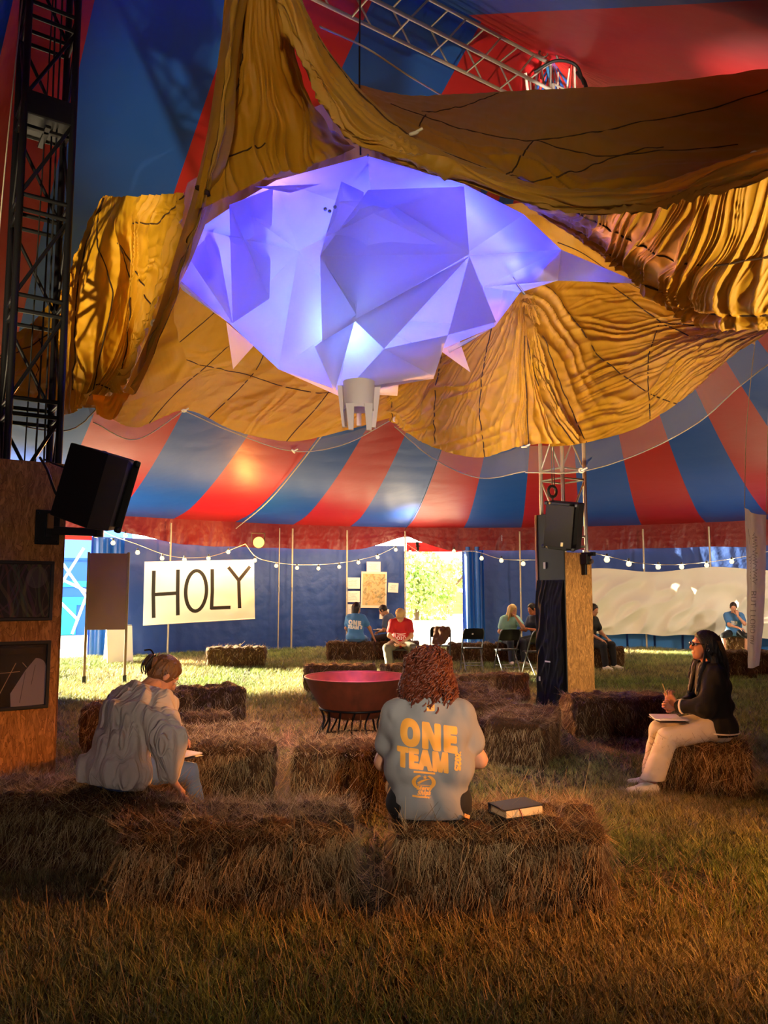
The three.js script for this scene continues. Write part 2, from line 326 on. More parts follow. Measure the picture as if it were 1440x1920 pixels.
// ropes: up the roof from the doorway pole, and across the upper left
function rope(label, pts, r = 0.012, mat = M.rope) { const o = part('rope', pipe(pts, r, 6, 40), mat, scene); return tag(o, label, 'rope'); }
{
  const s = ringAt(757), a = ring(s).p(RAD - 0.2); a.y = 3.4;
  const p1 = roofPoint(s, 0.2), p2 = roofPoint(s, 0.45); p1.y -= 0.1; p2.y -= 0.15;
  rope('thin dark line running up the striped roof from the doorway pole', [a, p1, p2], 0.008, M.cable);
  const s2 = ringAt(435), c = ring(s2).p(RAD - 0.2); c.y = 3.3; const q1 = roofPoint(s2, 0.2), q2 = roofPoint(s2, 0.5); q1.y -= 0.1; q2.y -= 0.2;
  rope('pale rope running up the red and blue roof left of the orange lamp', [c, q1, q2], 0.014);
  rope('thin pale cord crossing the dark blue roof below the ridge truss', [at(600, 50, 6.6), at(690, 92, 7.6), at(760, 138, 8.4), at(830, 180, 9.2)], 0.01);
  rope('black suspension line dropping from the roof to the glowing sculpture', [at(676, -60, 8), at(674, 130, 8), at(676, 290, 8)], 0.011, M.cable);
}
// ================================================================ masts and the truss between them
function truss(parent, w, h0, h1, step, mat, thick, gap = 0.14, legR = 0.027) {
  const c = [[-1, 1], [1, 1], [1, -1], [-1, -1]].map(([x, z]) => V(x * w / 2, 0, z * w / 2));
  c.forEach((p) => part('leg', rod(p.clone().setY(h0), p.clone().setY(h1), legR, 10), mat, parent));
  let k = 0;
  for (let y = h0 + 0.25; y < h1 - 0.1; y += step, k++) for (let f = 0; f < 4; f++) {
    const a = c[f], b = c[(f + 1) % 4];
    for (const dy of gap ? [0, gap] : [0]) part('rung', rod(a.clone().setY(y + dy), b.clone().setY(y + dy), thick, 7), mat, parent);
    if (y + step < h1) part('brace', (f + k) % 2 && f % 2 ? rod(b.clone().setY(y + gap), a.clone().setY(y + step), thick * 0.85, 7) : rod(a.clone().setY(y + gap), b.clone().setY(y + step), thick * 0.85, 7), mat, parent);
  }
}
const mastL = thing('mast', 'black lattice king pole rising out of the wooden box at the left', 'mast', [MASTL.x, 0, MASTL.z], R(34));
truss(mastL, 0.42, 0.1, RIDGE - 0.6, 0.93, M.darkSteel, 0.02, 0.14, 0.032);
part('bracket', [bx(0.44, 0.05, 0.44, 0, 5.95, 0), bx(0.46, 0.22, 0.03, 0, 6.02, 0.22), bx(0.46, 0.03, 0.05, 0, 5.85, 0.1), bx(0.05, 0.03, 0.4, 0, 5.85, 0)], M.darkSteel, mastL);
part('cable', [pipe([V(0.05, 2.6, 0.02), V(0.07, 5, 0), V(0.02, 9, 0)], 0.009), pipe([V(0.12, 2.6, 0.05), V(0.1, 5, 0.06), V(0.1, 9, 0)], 0.009), pipe([V(-0.02, 2.7, -0.1), V(0.02, 6, -0.1), V(0.05, 9, -0.06)], 0.007)], M.cable, mastL);
rope('thin pale cord hanging beside the black mast at the left edge', [at(-12, 560, 6.4), at(8, 330, 6.5), at(30, 110, 6.6), at(44, -20, 6.7)], 0.007);
const mastR = thing('mast', 'grey lattice king pole above the cloth-clad column on the right', 'mast', [MASTR.x, 0, MASTR.z], R(32));
truss(mastR, 0.42, 0.1, RIDGE - 0.6, 0.93, M.alu, 0.014);
part('pulley', [new THREE.TorusGeometry(0.075, 0.02, 8, 20).translate(-0.32, 2.95, 0.12), rod(V(-0.32, 3.02, 0.12), V(-0.3, 4.4, 0.1), 0.008), rod(V(-0.28, 3.02, 0.12), V(-0.26, 4.4, 0.1), 0.008), rod(V(-0.32, 2.9, 0.12), V(-0.34, 2.5, 0.14), 0.014)], M.black, mastR);
{ // cluster of bars, shackles and straps at the top of that mast
  const o = thing('rigging_cluster', 'tangle of pale bars, shackles and straps at the head of the right mast', 'rigging', [MASTR.x - 0.05, 8.8, MASTR.z + 0.1]);
  const cols = [std('#e8e2d4', 0.4), M.steel, std('#b52a22', 0.6), std('#2d6fa8', 0.6)];
  for (let i = 0; i < 11; i++) { const x = -0.3 + i * 0.062; part('bar', rod(V(x, rr(-0.25, 0), rr(-0.15, 0.25)), V(x + rr(-0.12, 0.12), rr(0.25, 0.55), rr(-0.1, 0.2)), rr(0.012, 0.024), 7), cols[i % 7 === 2 ? 2 : i % 7 === 5 ? 3 : i % 2], o); }
  part('strap', [pipe([V(-0.3, 0.2, 0.25), V(0, 0.32, 0.32), V(0.3, 0.3, 0.25), V(0.42, 0.05, 0.2)], 0.022), pipe([V(0.36, 0.3, 0.1), V(0.45, 0, 0.2), V(0.4, -0.3, 0.1)], 0.03)], M.cable, o);
  part('shackle', [new THREE.TorusGeometry(0.06, 0.016, 7, 16).translate(-0.15, 0.52, 0.2), new THREE.TorusGeometry(0.05, 0.014, 7, 16).rotateY(1).translate(0.05, 0.5, 0.2)], M.steel, o);
}
{ // truss along the ridge
  const a = MASTL.clone().setY(8.75).addScaledVector(AX, 0.3), b = MASTR.clone().setY(8.75).addScaledVector(AX, -0.25), o = thing('ridge_truss', 'pale box truss running overhead between the two mast heads', 'truss', [a.x, a.y, a.z]);
  const d = b.clone().sub(a), L = d.length(); d.normalize(); const side = V(-d.z, 0, d.x).multiplyScalar(0.2), up = V(0, 0.4, 0), Q = (t, i) => d.clone().multiplyScalar(t).addScaledVector(side, i & 1 ? 1 : -1).addScaledVector(up, i >> 1);
  for (let i = 0; i < 4; i++) part('chord', rod(Q(0, i), Q(L, i), 0.024, 9), M.alu, o);
  for (let t = 0.1; t < L; t += 0.62) for (const [i, j] of [[0, 1], [1, 3], [3, 2], [2, 0]]) part('rung', rod(Q(t, i), Q(Math.min(L, t + ((i + j) % 2 ? 0 : 0.3)), j), 0.014, 7), M.alu, o);
}
// ---- boxes round the feet of the masts
{
  const o = thing('mast_box', 'tall raw chipboard box round the foot of the left mast', 'box', [MASTL.x, 0, MASTL.z], R(34));
  const w = 0.56, h = 2.72, t = 0.02;
  for (let k = 0; k < 4; k++) part('board', moved(bx(w, h, t, 0, h / 2, w / 2 - t / 2, 0, 0, 0, 0.003), 0, 0, 0, 0, k * Math.PI / 2), M.osb, o);
  const o2 = thing('mast_box', 'tall column box with black draped cloth and one bare chipboard face', 'box', [MASTR.x, 0, MASTR.z], R(32));
  part('board', bx(0.5, 2.12, 0.02, 0, 1.06, 0.25), M.osb, o2);
  part('back_board', [bx(0.02, 2.0, 0.5, 0.25, 1.0, 0), bx(0.5, 2.0, 0.02, 0, 1.0, -0.25)], M.osb, o2);
  part('black_panel', bx(0.02, 2.66, 0.52, -0.26, 1.33, 0.0), M.black, o2);
  part('edge_batten', bx(0.03, 2.66, 0.03, -0.272, 1.33, -0.262), std('#c8966a', 0.7), o2);
  const rows = []; for (let j = 0; j <= 5; j++) { const r = []; for (let k = 0; k <= 4; k++) r.push(V(-0.3 - 0.02 * (j === 0 ? 0 : 1), 1.75 - 1.72 * j / 5, -0.24 + 0.5 * k / 4)); rows.push(r); }
  part('black_drape', sheet(rows, 50, 90, (u, v) => 0.03 * ridged(u * 3 + v * 4, v * 3 - u * 1.5, 2) * sstep(v, 0, 0.2) + 0.015 * noise(u * 10 + v * 5, v * 9, 5)), std('#0a080a', 0.95, { side: THREE.DoubleSide }), o2);
  part('label_tag', [bx(0.006, 0.07, 0.04, -0.285, 1.62, -0.1), bx(0.006, 0.09, 0.04, -0.285, 1.95, -0.1), bx(0.006, 0.06, 0.03, -0.36, 0.42, -0.16), bx(0.006, 0.02, 0.1, -0.36, 0.66, 0.0)], std('#f0ead8', 0.8), o2);
}
// ---- two dark framed prints on the chipboard
{
  const tex = [canvasTex(512, 640, (c, w, h) => { c.fillStyle = '#2c2622'; c.fillRect(0, 0, w, h); for (let i = 0; i < 26; i++) { c.strokeStyle = `rgba(${60 + rr(0, 60) | 0},${54 + rr(0, 50) | 0},${48 + rr(0, 40) | 0},0.55)`; c.lineWidth = rr(4, 38); c.beginPath(); const x = rr(0, w); c.moveTo(x, 0); c.bezierCurveTo(x + rr(-200, 200), h * 0.35, x + rr(-220, 220), h * 0.6, x + rr(-150, 150), h); c.stroke(); } c.fillStyle = 'rgba(110,98,86,0.5)'; c.beginPath(); c.ellipse(370, 160, 100, 130, 0.2, 0, 7); c.fill(); }),
    canvasTex(512, 640, (c, w, h) => { c.fillStyle = '#1c1512'; c.fillRect(0, 0, w, h); c.fillStyle = '#2a201b'; c.fillRect(60, 40, 400, 60); c.fillStyle = '#8d8490'; c.beginPath(); c.moveTo(390, 150); c.quadraticCurveTo(500, 150, 500, 300); c.lineTo(490, 630); c.lineTo(180, 640); c.lineTo(170, 500); c.lineTo(300, 270); c.closePath(); c.fill(); c.strokeStyle = '#5d5560'; c.lineWidth = 6; c.beginPath(); c.moveTo(300, 290); c.lineTo(260, 600); c.moveTo(390, 220); c.lineTo(360, 420); c.stroke(); c.strokeStyle = '#9a8066'; c.lineWidth = 7; c.beginPath(); c.moveTo(210, 190); c.lineTo(20, 620); c.moveTo(270, 190); c.lineTo(310, 240); c.moveTo(60, 290); c.lineTo(250, 280); c.stroke(); })];
  [[1.36, 1.84, 'dark framed print of smoky swirls, upper of two on the chipboard box'], [0.62, 1.16, 'dark framed print with a pale robe-like shape, lower of two on the chipboard box']].forEach(([y0, y1, label], i) => {
    const o = thing('framed_picture', label, 'picture', [MASTL.x, 0, MASTL.z], R(34)), w = 0.46, cy = (y0 + y1) / 2, h = y1 - y0;
    const g = [bx(w, 0.03, 0.025, 0, y1, 0.292), bx(w, 0.03, 0.025, 0, y0, 0.292), bx(0.03, h, 0.025, -w / 2 + 0.015, cy, 0.292), bx(0.03, h, 0.025, w / 2 - 0.015, cy, 0.292)];
    part('frame', g.map((q) => q.translate(-0.03, 0, 0)), std('#15110f', 0.5), o);
    part('print', new THREE.PlaneGeometry(w - 0.03, h - 0.02).translate(-0.03, cy, 0.287), std('#ffffff', 0.25, { map: tex[i] }), o);
  });
}
// ---- loudspeakers
function speaker(label, p, ry, rx, rz, s = 1) {
  const o = thing('loudspeaker', label, 'speaker', [p.x, p.y, p.z]); o.rotation.set(rx, ry, rz, 'YXZ');
  const sh = new THREE.Shape(); const w = 0.2 * s, d = 0.18 * s; sh.moveTo(-w, d); sh.lineTo(w, d); sh.lineTo(w * 0.96, -d * 0.2); sh.lineTo(w * 0.55, -d); sh.lineTo(-w * 0.55, -d); sh.lineTo(-w * 0.96, -d * 0.2); sh.closePath();
  part('cabinet', new THREE.ExtrudeGeometry(sh, { depth: 0.58 * s, bevelEnabled: true, bevelSize: 0.012, bevelThickness: 0.012, bevelSegments: 2 }).rotateX(-Math.PI / 2).scale(1, 1, -1).translate(0, -0.29 * s, 0).rotateY(Math.PI).scale(-1, 1, 1), std('#08080a', 0.75, { side: THREE.DoubleSide }), o);
  part('grille', bx(0.36 * s, 0.54 * s, 0.02, 0, 0, 0.195 * s, 0, 0, 0, 0.01), std('#211d19', 0.9, { bumpMap: rep(weave, 8), bumpScale: 0.002 }), o);
  part('handle', [bx(0.03, 0.16, 0.06, -w * 0.95, 0.04, -0.06 * s), bx(0.03, 0.16, 0.06, w * 0.95, 0.04, -0.06 * s)], M.black, o);
  part('corner', [[-1, 1], [1, 1], [-1, -1], [1, -1]].map(([a, b]) => bx(0.05, 0.05, 0.05, a * w * 0.96, b * 0.28 * s, 0.15 * s, 0, 0, 0, 0.015)), M.black, o);
  return o;
}
const spL = speaker('large black loudspeaker tilted on a wall arm beside the chipboard box', at(182, 916, 6.2), R(155), R(2), R(17), 1.0);
part('indicator', bx(0.03, 0.05, 0.01, 0.06, -0.22, 0.206), std('#d9c47a', 0.4), speaker('dark grey loudspeaker mounted in front of the right mast', at(1055, 985, 9.75), R(-28), R(8), R(-8), 0.98));
{
  const o = thing('speaker_bracket', 'black steel wall arm carrying the left loudspeaker', 'bracket', [MASTL.x, 0, MASTL.z], R(34));
  part('plate', [bx(0.2, 0.3, 0.016, 0.13, 2.15, 0.29), ...[[0.05, 2.03], [0.21, 2.03], [0.05, 2.27], [0.21, 2.27]].map(([x, y]) => new THREE.SphereGeometry(0.011, 8, 6).translate(x, y, 0.3))], M.darkSteel, o);
  part('arm', [bx(0.42, 0.07, 0.05, 0.36, 2.12, 0.33), bx(0.05, 0.2, 0.05, 0.13, 2.16, 0.32)], M.darkSteel, o);
  part('pivot', [new THREE.CylinderGeometry(0.045, 0.045, 0.16, 14).translate(0.55, 2.16, 0.33), bx(0.05, 0.12, 0.03, 0.56, 2.22, 0.31)], M.black, o);
  part('wood_block', bx(0.05, 0.13, 0.03, 0.14, 2.2, 0.352), M.wood, o);
  const o2 = thing('speaker_bracket', 'small black clamp under the right loudspeaker', 'bracket', [MASTR.x, 0, MASTR.z], R(43));
  part('arm', [bx(0.1, 0.14, 0.1, 0.02, 2.03, 0.32), bx(0.05, 0.16, 0.06, 0.02, 1.9, 0.3), bx(0.06, 0.05, 0.2, 0.03, 2.1, 0.36)], M.black, o2);
  part('knob', new THREE.CylinderGeometry(0.03, 0.03, 0.05, 12).rotateX(1.57).translate(0.04, 2.0, 0.39), M.steel, o2);
  tag(part('cable', pipe([at(75, 858, 6.38), at(88, 880, 6.28), at(97, 905, 6.22), at(108, 930, 6.22), at(126, 942, 6.24)], 0.011), M.cable, scene), 'black cable drooping from the box top to the left loudspeaker', 'cable');
  tag(part('cable', pipe([at(84, 862, 6.4), at(108, 872, 6.3), at(140, 882, 6.15)], 0.008), M.cable, scene), 'short thin cable from the box top to the upper loudspeaker', 'cable');
}
// ================================================================ lamps
function floodlight(label, p, target, color, power, angle, pen = 0.6, size = 0.16, glow = 3, extraName = 'floodlight') {
  const o = thing(extraName, label, 'lamp', [p.x, p.y, p.z]); o.lookAt(target);
  part('housing', new THREE.LatheGeometry([[0.02, -0.22], [size * 0.7, -0.2], [size * 0.8, -0.05], [size, 0], [size * 1.02, 0.02], [size * 0.94, 0.02], [size * 0.92, -0.01]].map(([x, y]) => new THREE.Vector2(x, y)), 24).rotateX(Math.PI / 2), std('#161616', 0.5, { side: THREE.DoubleSide }), o);
  part('lens', new THREE.CircleGeometry(size * 0.92, 24).translate(0, 0, 0), new THREE.MeshStandardMaterial({ color: '#222222', emissive: color, emissiveIntensity: glow }), o);
  part('yoke', [rod(V(-size * 1.1, 0, -0.08), V(-size * 1.1, size * 1.5, -0.12), 0.012), rod(V(size * 1.1, 0, -0.08), V(size * 1.1, size * 1.5, -0.12), 0.012), rod(V(-size * 1.1, size * 1.5, -0.12), V(size * 1.1, size * 1.5, -0.12), 0.012)], M.black, o);
  const l = new THREE.SpotLight(color, power, 0, angle, pen, 2); l.position.set(0, 0, 0.04); l.castShadow = true; l.shadow.radius = size / 0.02 * 0.6;
  const t = new THREE.Object3D(); t.position.set(0, 0, 3); o.add(l, t); l.target = t; return o;
}
function stand(label, p, h) {  // these stands are out of view, put under the unseen floodlights
  const o = thing('unseen_lamp_stand', label, 'stand', [p.x, 0, p.z]);
  part('pole', rod(V(0, 0.1, 0), V(0, h, 0), 0.018), M.darkSteel, o);
  for (let k = 0; k < 3; k++) part('leg', rod(V(0, 0.5, 0), V(0.45 * Math.cos(k * 2.1), 0.015, 0.45 * Math.sin(k * 2.1)), 0.012), M.darkSteel, o);
}
const WARM = new THREE.Color(1.0, 0.78, 0.43), ORANGE = new THREE.Color(1.0, 0.36, 0.07), SOFT = new THREE.Color(1.0, 0.86, 0.7);
// the orange lamp on the back wall
floodlight('glaring orange lamp hung under the eave right of the banner', at(485, 1017, 19.4), V(1.2, 1.0, -6.5), ORANGE, 850, R(30), 0.8, 0.15, 4, 'orange_lamp');
{ const l = new THREE.PointLight(ORANGE, 16); l.position.copy(at(485, 1019, 18.9)); l.castShadow = true; l.shadow.radius = 5; scene.add(l); }
// lamps out of view, placed to light the right grass, woman and column
floodlight('orange floodlight on a stand out at the right of the bales', V(6.2, 2.4, -3.3), V(1.4, 0.1, -4.6), ORANGE, 200, R(23), 0.9);
floodlight('orange floodlight off to the left aimed at the long-haired woman', V(-5.4, 1.35, -5.6), V(2.6, 0.95, -6.2), ORANGE, 190, R(8), 0.8, 0.1);
stand('tripod stand under the left orange floodlight', V(-5.5, 0, -5.6), 1.25);
floodlight('warm floodlight at the right aimed at the chipboard column', V(6.6, 2.6, -5.6), V(2.7, 1.1, -10.4), WARM, 110, R(12), 0.8, 0.1);
stand('tripod stand under the right warm floodlight', V(6.7, 0, -5.5), 2.5);
stand('tripod stand under the orange floodlight', V(6.3, 0, -3.3), 2.3);
// unseen lamps, placed to light the gold canopy from below and in front
floodlight('warm floodlight low at the right, aimed up at the gold canopy', V(4.8, 1.4, -2.4), V(2.9, 4.5, -6.1), WARM, 165, R(17), 0.9);
floodlight('warm floodlight low at the left, aimed up at the gold canopy', V(-4.3, 1.2, -3.0), V(-3.1, 5.0, -7.3), WARM, 190, R(14), 0.9);
floodlight('soft white floodlight behind the photographer aimed over the front bales', V(1.4, 3.2, 2.6), V(0.0, 1.45, -8), SOFT, 150, R(17), 0.9, 0.25);  // out of view, placed to light the lettered shirt and middle bales
stand('tripod stand under the soft white floodlight', V(1.4, 0, 2.7), 3.1);
floodlight('warm floodlight on the ground behind the middle bale, aimed up at the canopy', V(-0.25, 0.2, -6.46), V(-1.5, 4.3, -10.8), WARM, 100, R(25), 0.8, 0.1);  // unseen behind the bale, placed to light the far canopy
floodlight('warm floodlight on the ground before the lettered shirt, aimed up at the canopy', V(0.5, 0.2, -5.9), V(2.9, 4.3, -9.9), WARM, 150, R(22), 0.8, 0.1);  // unseen behind the seated man, placed to light the right of the canopy
floodlight('dim warm floodlight behind the photographer aimed up at the hoisted cloth', V(-0.3, 3.4, 1.6), V(-0.1, 5.6, -5.6), WARM, 60, R(21), 0.9, 0.12);  // out of view, placed to brighten the hoisted cloth
stand('tripod stand under the dim warm floodlight', V(-0.3, 0, 1.75), 3.3);
floodlight('soft white floodlight off to the right aimed at the white sheet', V(10.4, 3.0, -13), V(7.6, 1.2, -20.5), SOFT, 75, R(34), 0.9, 0.2);  // out of view, placed to brighten the white sheet
stand('tripod stand under the right soft white floodlight', V(10.5, 0, -12.9), 2.9);
floodlight('small white floodlight on the right mast aimed at its rigging', V(2.2, 7.3, -9.3), V(2.45, 9.0, -10.6), SOFT, 45, R(13), 0.8, 0.07);  // unseen behind the canopy cloth, placed to brighten the rigging
floodlight('warm pink floodlight hung above the bowl, pointing straight down', V(-0.55, 4.0, -7.9), V(-0.5, 0, -7.0), new THREE.Color(1, 0.66, 0.52), 60, R(42), 0.9, 0.1);  // unseen overhead lamp, placed to brighten the tops of the middle bales
// unseen magenta lamp, placed to light the bowl pink from above
floodlight('magenta lamp pointing down over the big bowl', V(-0.25, 3.7, -8.3), V(-0.28, 0, -8.6), new THREE.Color(1, 0.12, 0.45), 130, R(15), 0.7, 0.08);
// lamps placed for the pale roof patches: two unseen, the doorway one added
floodlight('white floodlight hidden behind the chipboard box, aimed at the roof', V(-7.3, 2.3, -14.6), V(-8.5, 4.5, -16.6), SOFT, 70, R(52), 1.0, 0.1);
floodlight('white floodlight on the far wall pole aimed at the roof', V(0.9, 2.9, -20.9), V(0.7, 5.6, -22.0), SOFT, 16, R(48), 1.0, 0.045);  // added lamp, put in for the pale glow on the roof
floodlight('white floodlight high on the right mast aimed at the roof', V(3.4, 6.2, -9.6), V(6.2, 8.6, -7.0), SOFT, 22, R(40), 1.0, 0.1);
// ================================================================ the gold canopy: a big round of thin cloth, hoisted over the ring of bales
const goldCloth = (color, more = {}) => new THREE.MeshPhysicalMaterial({ color, roughness: 0.62, side: THREE.DoubleSide, transmission: 0.12, thickness: 0, bumpMap: rep(folds, 0.5), bumpScale: 0.012, sheen: 0.3, sheenRoughness: 0.5, sheenColor: new THREE.Color('#ffe0a0'), ...more });
const GOLD = goldCloth('#d09a0a'), GOLD2 = goldCloth('#bd8a10'), BROWN = GOLD2, GAUZE = goldCloth('#c9992a', { transmission: 0.3 });
const NET = new THREE.MeshPhysicalMaterial({ color: '#8f857e', roughness: 0.9, side: THREE.DoubleSide, transparent: true, opacity: 0.32, bumpMap: rep(folds, 1), bumpScale: 0.006 });
const TAPE = std('#40260c', 0.9);
const canopy = thing('gold_canopy', 'huge gathered gold parachute-like cloth canopy hung over the ring of hay bales', 'canopy');
const rowsOf = (list) => list.map((r) => r.map(([x, y, d]) => at(x, y, d)));
const pleat = (fu, fv, amp, seedz = 0, sharp = 1) => (u, v) => amp * (sharp ? ridged(u * fu + 0.6 * noise(u * 3, v * 3, seedz), v * fv, seedz) : noise(u * fu, v * fv, seedz));
function panel(list, nu, nv, disp, mat, seams = [], r = 0.008) {
  const g = sheet(rowsOf(list), nu, nv, disp), m = part('cloth_panel', g, mat, canopy);
  for (const s of seams) part('seam_tape', seam(g, s, r), TAPE, m);
  return g;
}
const crisp = (x) => { x += 0.45 * Math.sin(2.1 * x) + 0.4 * Math.sin(0.83 * x + 1); const t = 1 - Math.abs(2 * (x - Math.floor(x)) - 1); return t * t * (0.55 + 0.45 * Math.sin(Math.floor(x) * 12.9)) + 0.25 * Math.pow(t, 6); }; // narrow creases, unevenly spaced
const edgeLift = (v) => sstep(v, 0, 0.12);
// far inner bowl of the canopy, left, middle and right of the sculpture
panel([
  [[330, 500, 9.4], [420, 420, 9.3], [540, 330, 9.0], [640, 262, 8.7], [760, 262, 8.9], [900, 330, 9.3]],
  [[250, 560, 10], [380, 560, 10.2], [480, 560, 10.2], [600, 520, 10.2], [740, 520, 10.2], [900, 500, 10.2]],
  [[190, 690, 10.2], [300, 690, 10.8], [440, 680, 11.2], [560, 700, 11.2], [690, 700, 11], [840, 640, 10.6]],
  [[165, 762, 10.0], [250, 800, 10.8], [345, 768, 11.2], [440, 806, 11.4], [550, 826, 11.5], [735, 782, 11.2]],
], 260, 150, (u, v) => edgeLift(v) * (0.045 * crisp(v * 15 + 1.6 * noise(u * 6, v * 3, 1) + u * 2) * sstep(v, 0.4, 0.85) * (0.4 + noise(u * 5, v * 4, 9) + 0.4) + 0.15 * ridged(u * 7 + v * 1.2, v * 1.2, 3) * (1 - 0.6 * v) + 0.05 * crisp(u * 26 - v * 5 + 1.5 * noise(u * 4, v * 4, 6)) * sstep(v, 0.2, 0.6) * clamp(noise(u * 4, v * 2, 12) * 2, 0, 1) + 0.02 * noise(u * 34, v * 24, 5)), GOLD2,
  [[[0.02, 1], [0.12, 0.72], [0.3, 0.3]], [[0.26, 1], [0.33, 0.62], [0.42, 0.3]], [[0.5, 1], [0.47, 0.6], [0.45, 0.3]], [[0.78, 1], [0.72, 0.7], [0.65, 0.4]], [[0.0, 0.62], [0.25, 0.62], [0.4, 0.72], [0.7, 0.75], [1, 0.7]]]);
panel([
  [[735, 520, 9.9], [850, 520, 9.8], [950, 540, 9.7], [980, 552, 9.6], [1000, 548, 9.6]],
  [[730, 660, 10.4], [830, 620, 10.1], [920, 620, 9.8], [981, 622, 9.5], [1010, 612, 9.6]],
  [[728, 730, 10.8], [800, 740, 10.5], [890, 750, 10.0], [982, 752, 9.6], [1040, 742, 9.7]],
  [[732, 786, 11.0], [800, 832, 10.6], [900, 858, 10.0], [983, 836, 9.55], [1090, 832, 9.6]],
], 260, 160, (u, v) => edgeLift(v) * (0.05 * crisp((u - 0.75) * 13 / (0.3 + v) + 0.5 * noise(u * 5, v * 4, 2)) + 0.03 * crisp((u - 0.75) * 29 / (0.3 + v) + noise(u * 8, v * 3, 4)) * sstep(v, 0.25, 0.5) + 0.06 * crisp(v * 9 + u * 7 + 1.6 * noise(u * 4, v * 4, 3)) * (1 - sstep(u, 0.35, 0.8)) * sstep(v, 0.25, 0.7) + 0.02 * noise(u * 30, v * 20, 7)), GOLD,
  [[[0.26, 0.25], [0.3, 0.6], [0.3, 1]], [[0.5, 0.3], [0.53, 0.6], [0.53, 1]], [[0.76, 0.36], [0.77, 0.7], [0.77, 1]], [[0.03, 0.5], [0.02, 1]], [[0.78, 0.36], [0.92, 0.7], [0.97, 1]]]);
panel([
  [[975, 548, 9.6], [1060, 470, 9.8], [1150, 470, 10.0], [1270, 530, 9.9], [1400, 590, 9.4], [1580, 560, 8.6]],
  [[985, 620, 9.5], [1070, 590, 9.8], [1180, 590, 10.0], [1290, 610, 9.8], [1400, 612, 9.2], [1560, 580, 8.4]],
  [[1010, 720, 9.6], [1080, 712, 9.8], [1180, 690, 9.9], [1270, 660, 9.6], [1370, 630, 9.1], [1530, 590, 8.3]],
  [[1030, 838, 9.55], [1090, 832, 9.7], [1200, 800, 9.8], [1290, 742, 9.5], [1356, 682, 9.0], [1480, 596, 8.2]],
], 260, 170, (u, v) => edgeLift(v) * (0.055 * crisp(v * 13 + 2 * u + 1.8 * noise(u * 4, v * 3, 2)) * sstep(u, 0.08, 0.3) * (0.35 + sstep(v, 0.2, 0.7)) + 0.03 * crisp(v * 29 + 5 * u + 2 * noise(u * 5, v * 5, 3)) * sstep(u, 0.12, 0.3) + 0.10 * crisp(u * 13 - v * 5 + noise(u * 3, v * 3, 5)) * (1 - sstep(u, 0.08, 0.35)) + 0.02 * noise(u * 22, v * 28, 8)), GOLD2,
  [[[0.22, 0.05], [0.6, 0.45], [0.95, 0.98]], [[0.1, 0.12], [0.28, 0.55], [0.55, 1]], [[0.5, 0.36], [0.48, 0.7], [0.44, 1]], [[0.06, 0.4], [0.12, 0.7], [0.22, 1]], [[0.5, 0.36], [0.75, 0.3], [1, 0.15]]]);
// dark underside between sculpture and right flap
panel([
  [[930, 380, 9.2], [1030, 380, 9.2], [1100, 385, 9.0], [1200, 400, 8.8], [1320, 420, 8.6]],
  [[970, 440, 9.6], [1060, 440, 9.6], [1140, 470, 9.5], [1250, 530, 9.3], [1400, 600, 9.0]],
  [[960, 560, 9.75], [1060, 520, 9.95], [1160, 540, 10.1], [1280, 590, 10.0], [1420, 640, 9.6]],
], 60, 40, pleat(5, 3, 0.05, 4), BROWN, [[[0.2, 0.6], [0.5, 0.75], [0.9, 1]]]);
// netting hem along the far scallops
const net = (list) => { const g = sheet(rowsOf(list), 60, 10, (u, v) => 0.02 * noise(u * 14, v * 2, 3)); part('net_hem', g, NET, canopy); part('hem_cord', seam(g, [[0, 1], [0.33, 1], [0.66, 1], [1, 1]], 0.008), std('#a89a86', 0.8), canopy); };
net([[[165, 762, 10.0], [250, 800, 10.8], [345, 768, 11.2]], [[175, 792, 10.0], [255, 824, 10.8], [345, 770, 11.2]]]);
net([[[345, 768, 11.2], [440, 806, 11.4], [550, 826, 11.5], [640, 815, 11.4], [735, 782, 11.2]], [[345, 770, 11.2], [440, 812, 11.4], [550, 846, 11.5], [640, 835, 11.4], [737, 786, 11.2]]]);
net([[[732, 786, 11.0], [800, 832, 10.6], [900, 858, 10.0], [983, 836, 9.55]], [[740, 800, 11.0], [810, 858, 10.6], [900, 896, 10.0], [985, 884, 9.5]]]);
net([[[983, 836, 9.55], [1090, 832, 9.7], [1200, 800, 9.8], [1290, 742, 9.5], [1356, 682, 9.0], [1480, 596, 8.2]], [[985, 886, 9.5], [1090, 884, 9.6], [1205, 848, 9.7], [1310, 792, 9.4], [1390, 722, 8.9], [1500, 640, 8.1]]]);
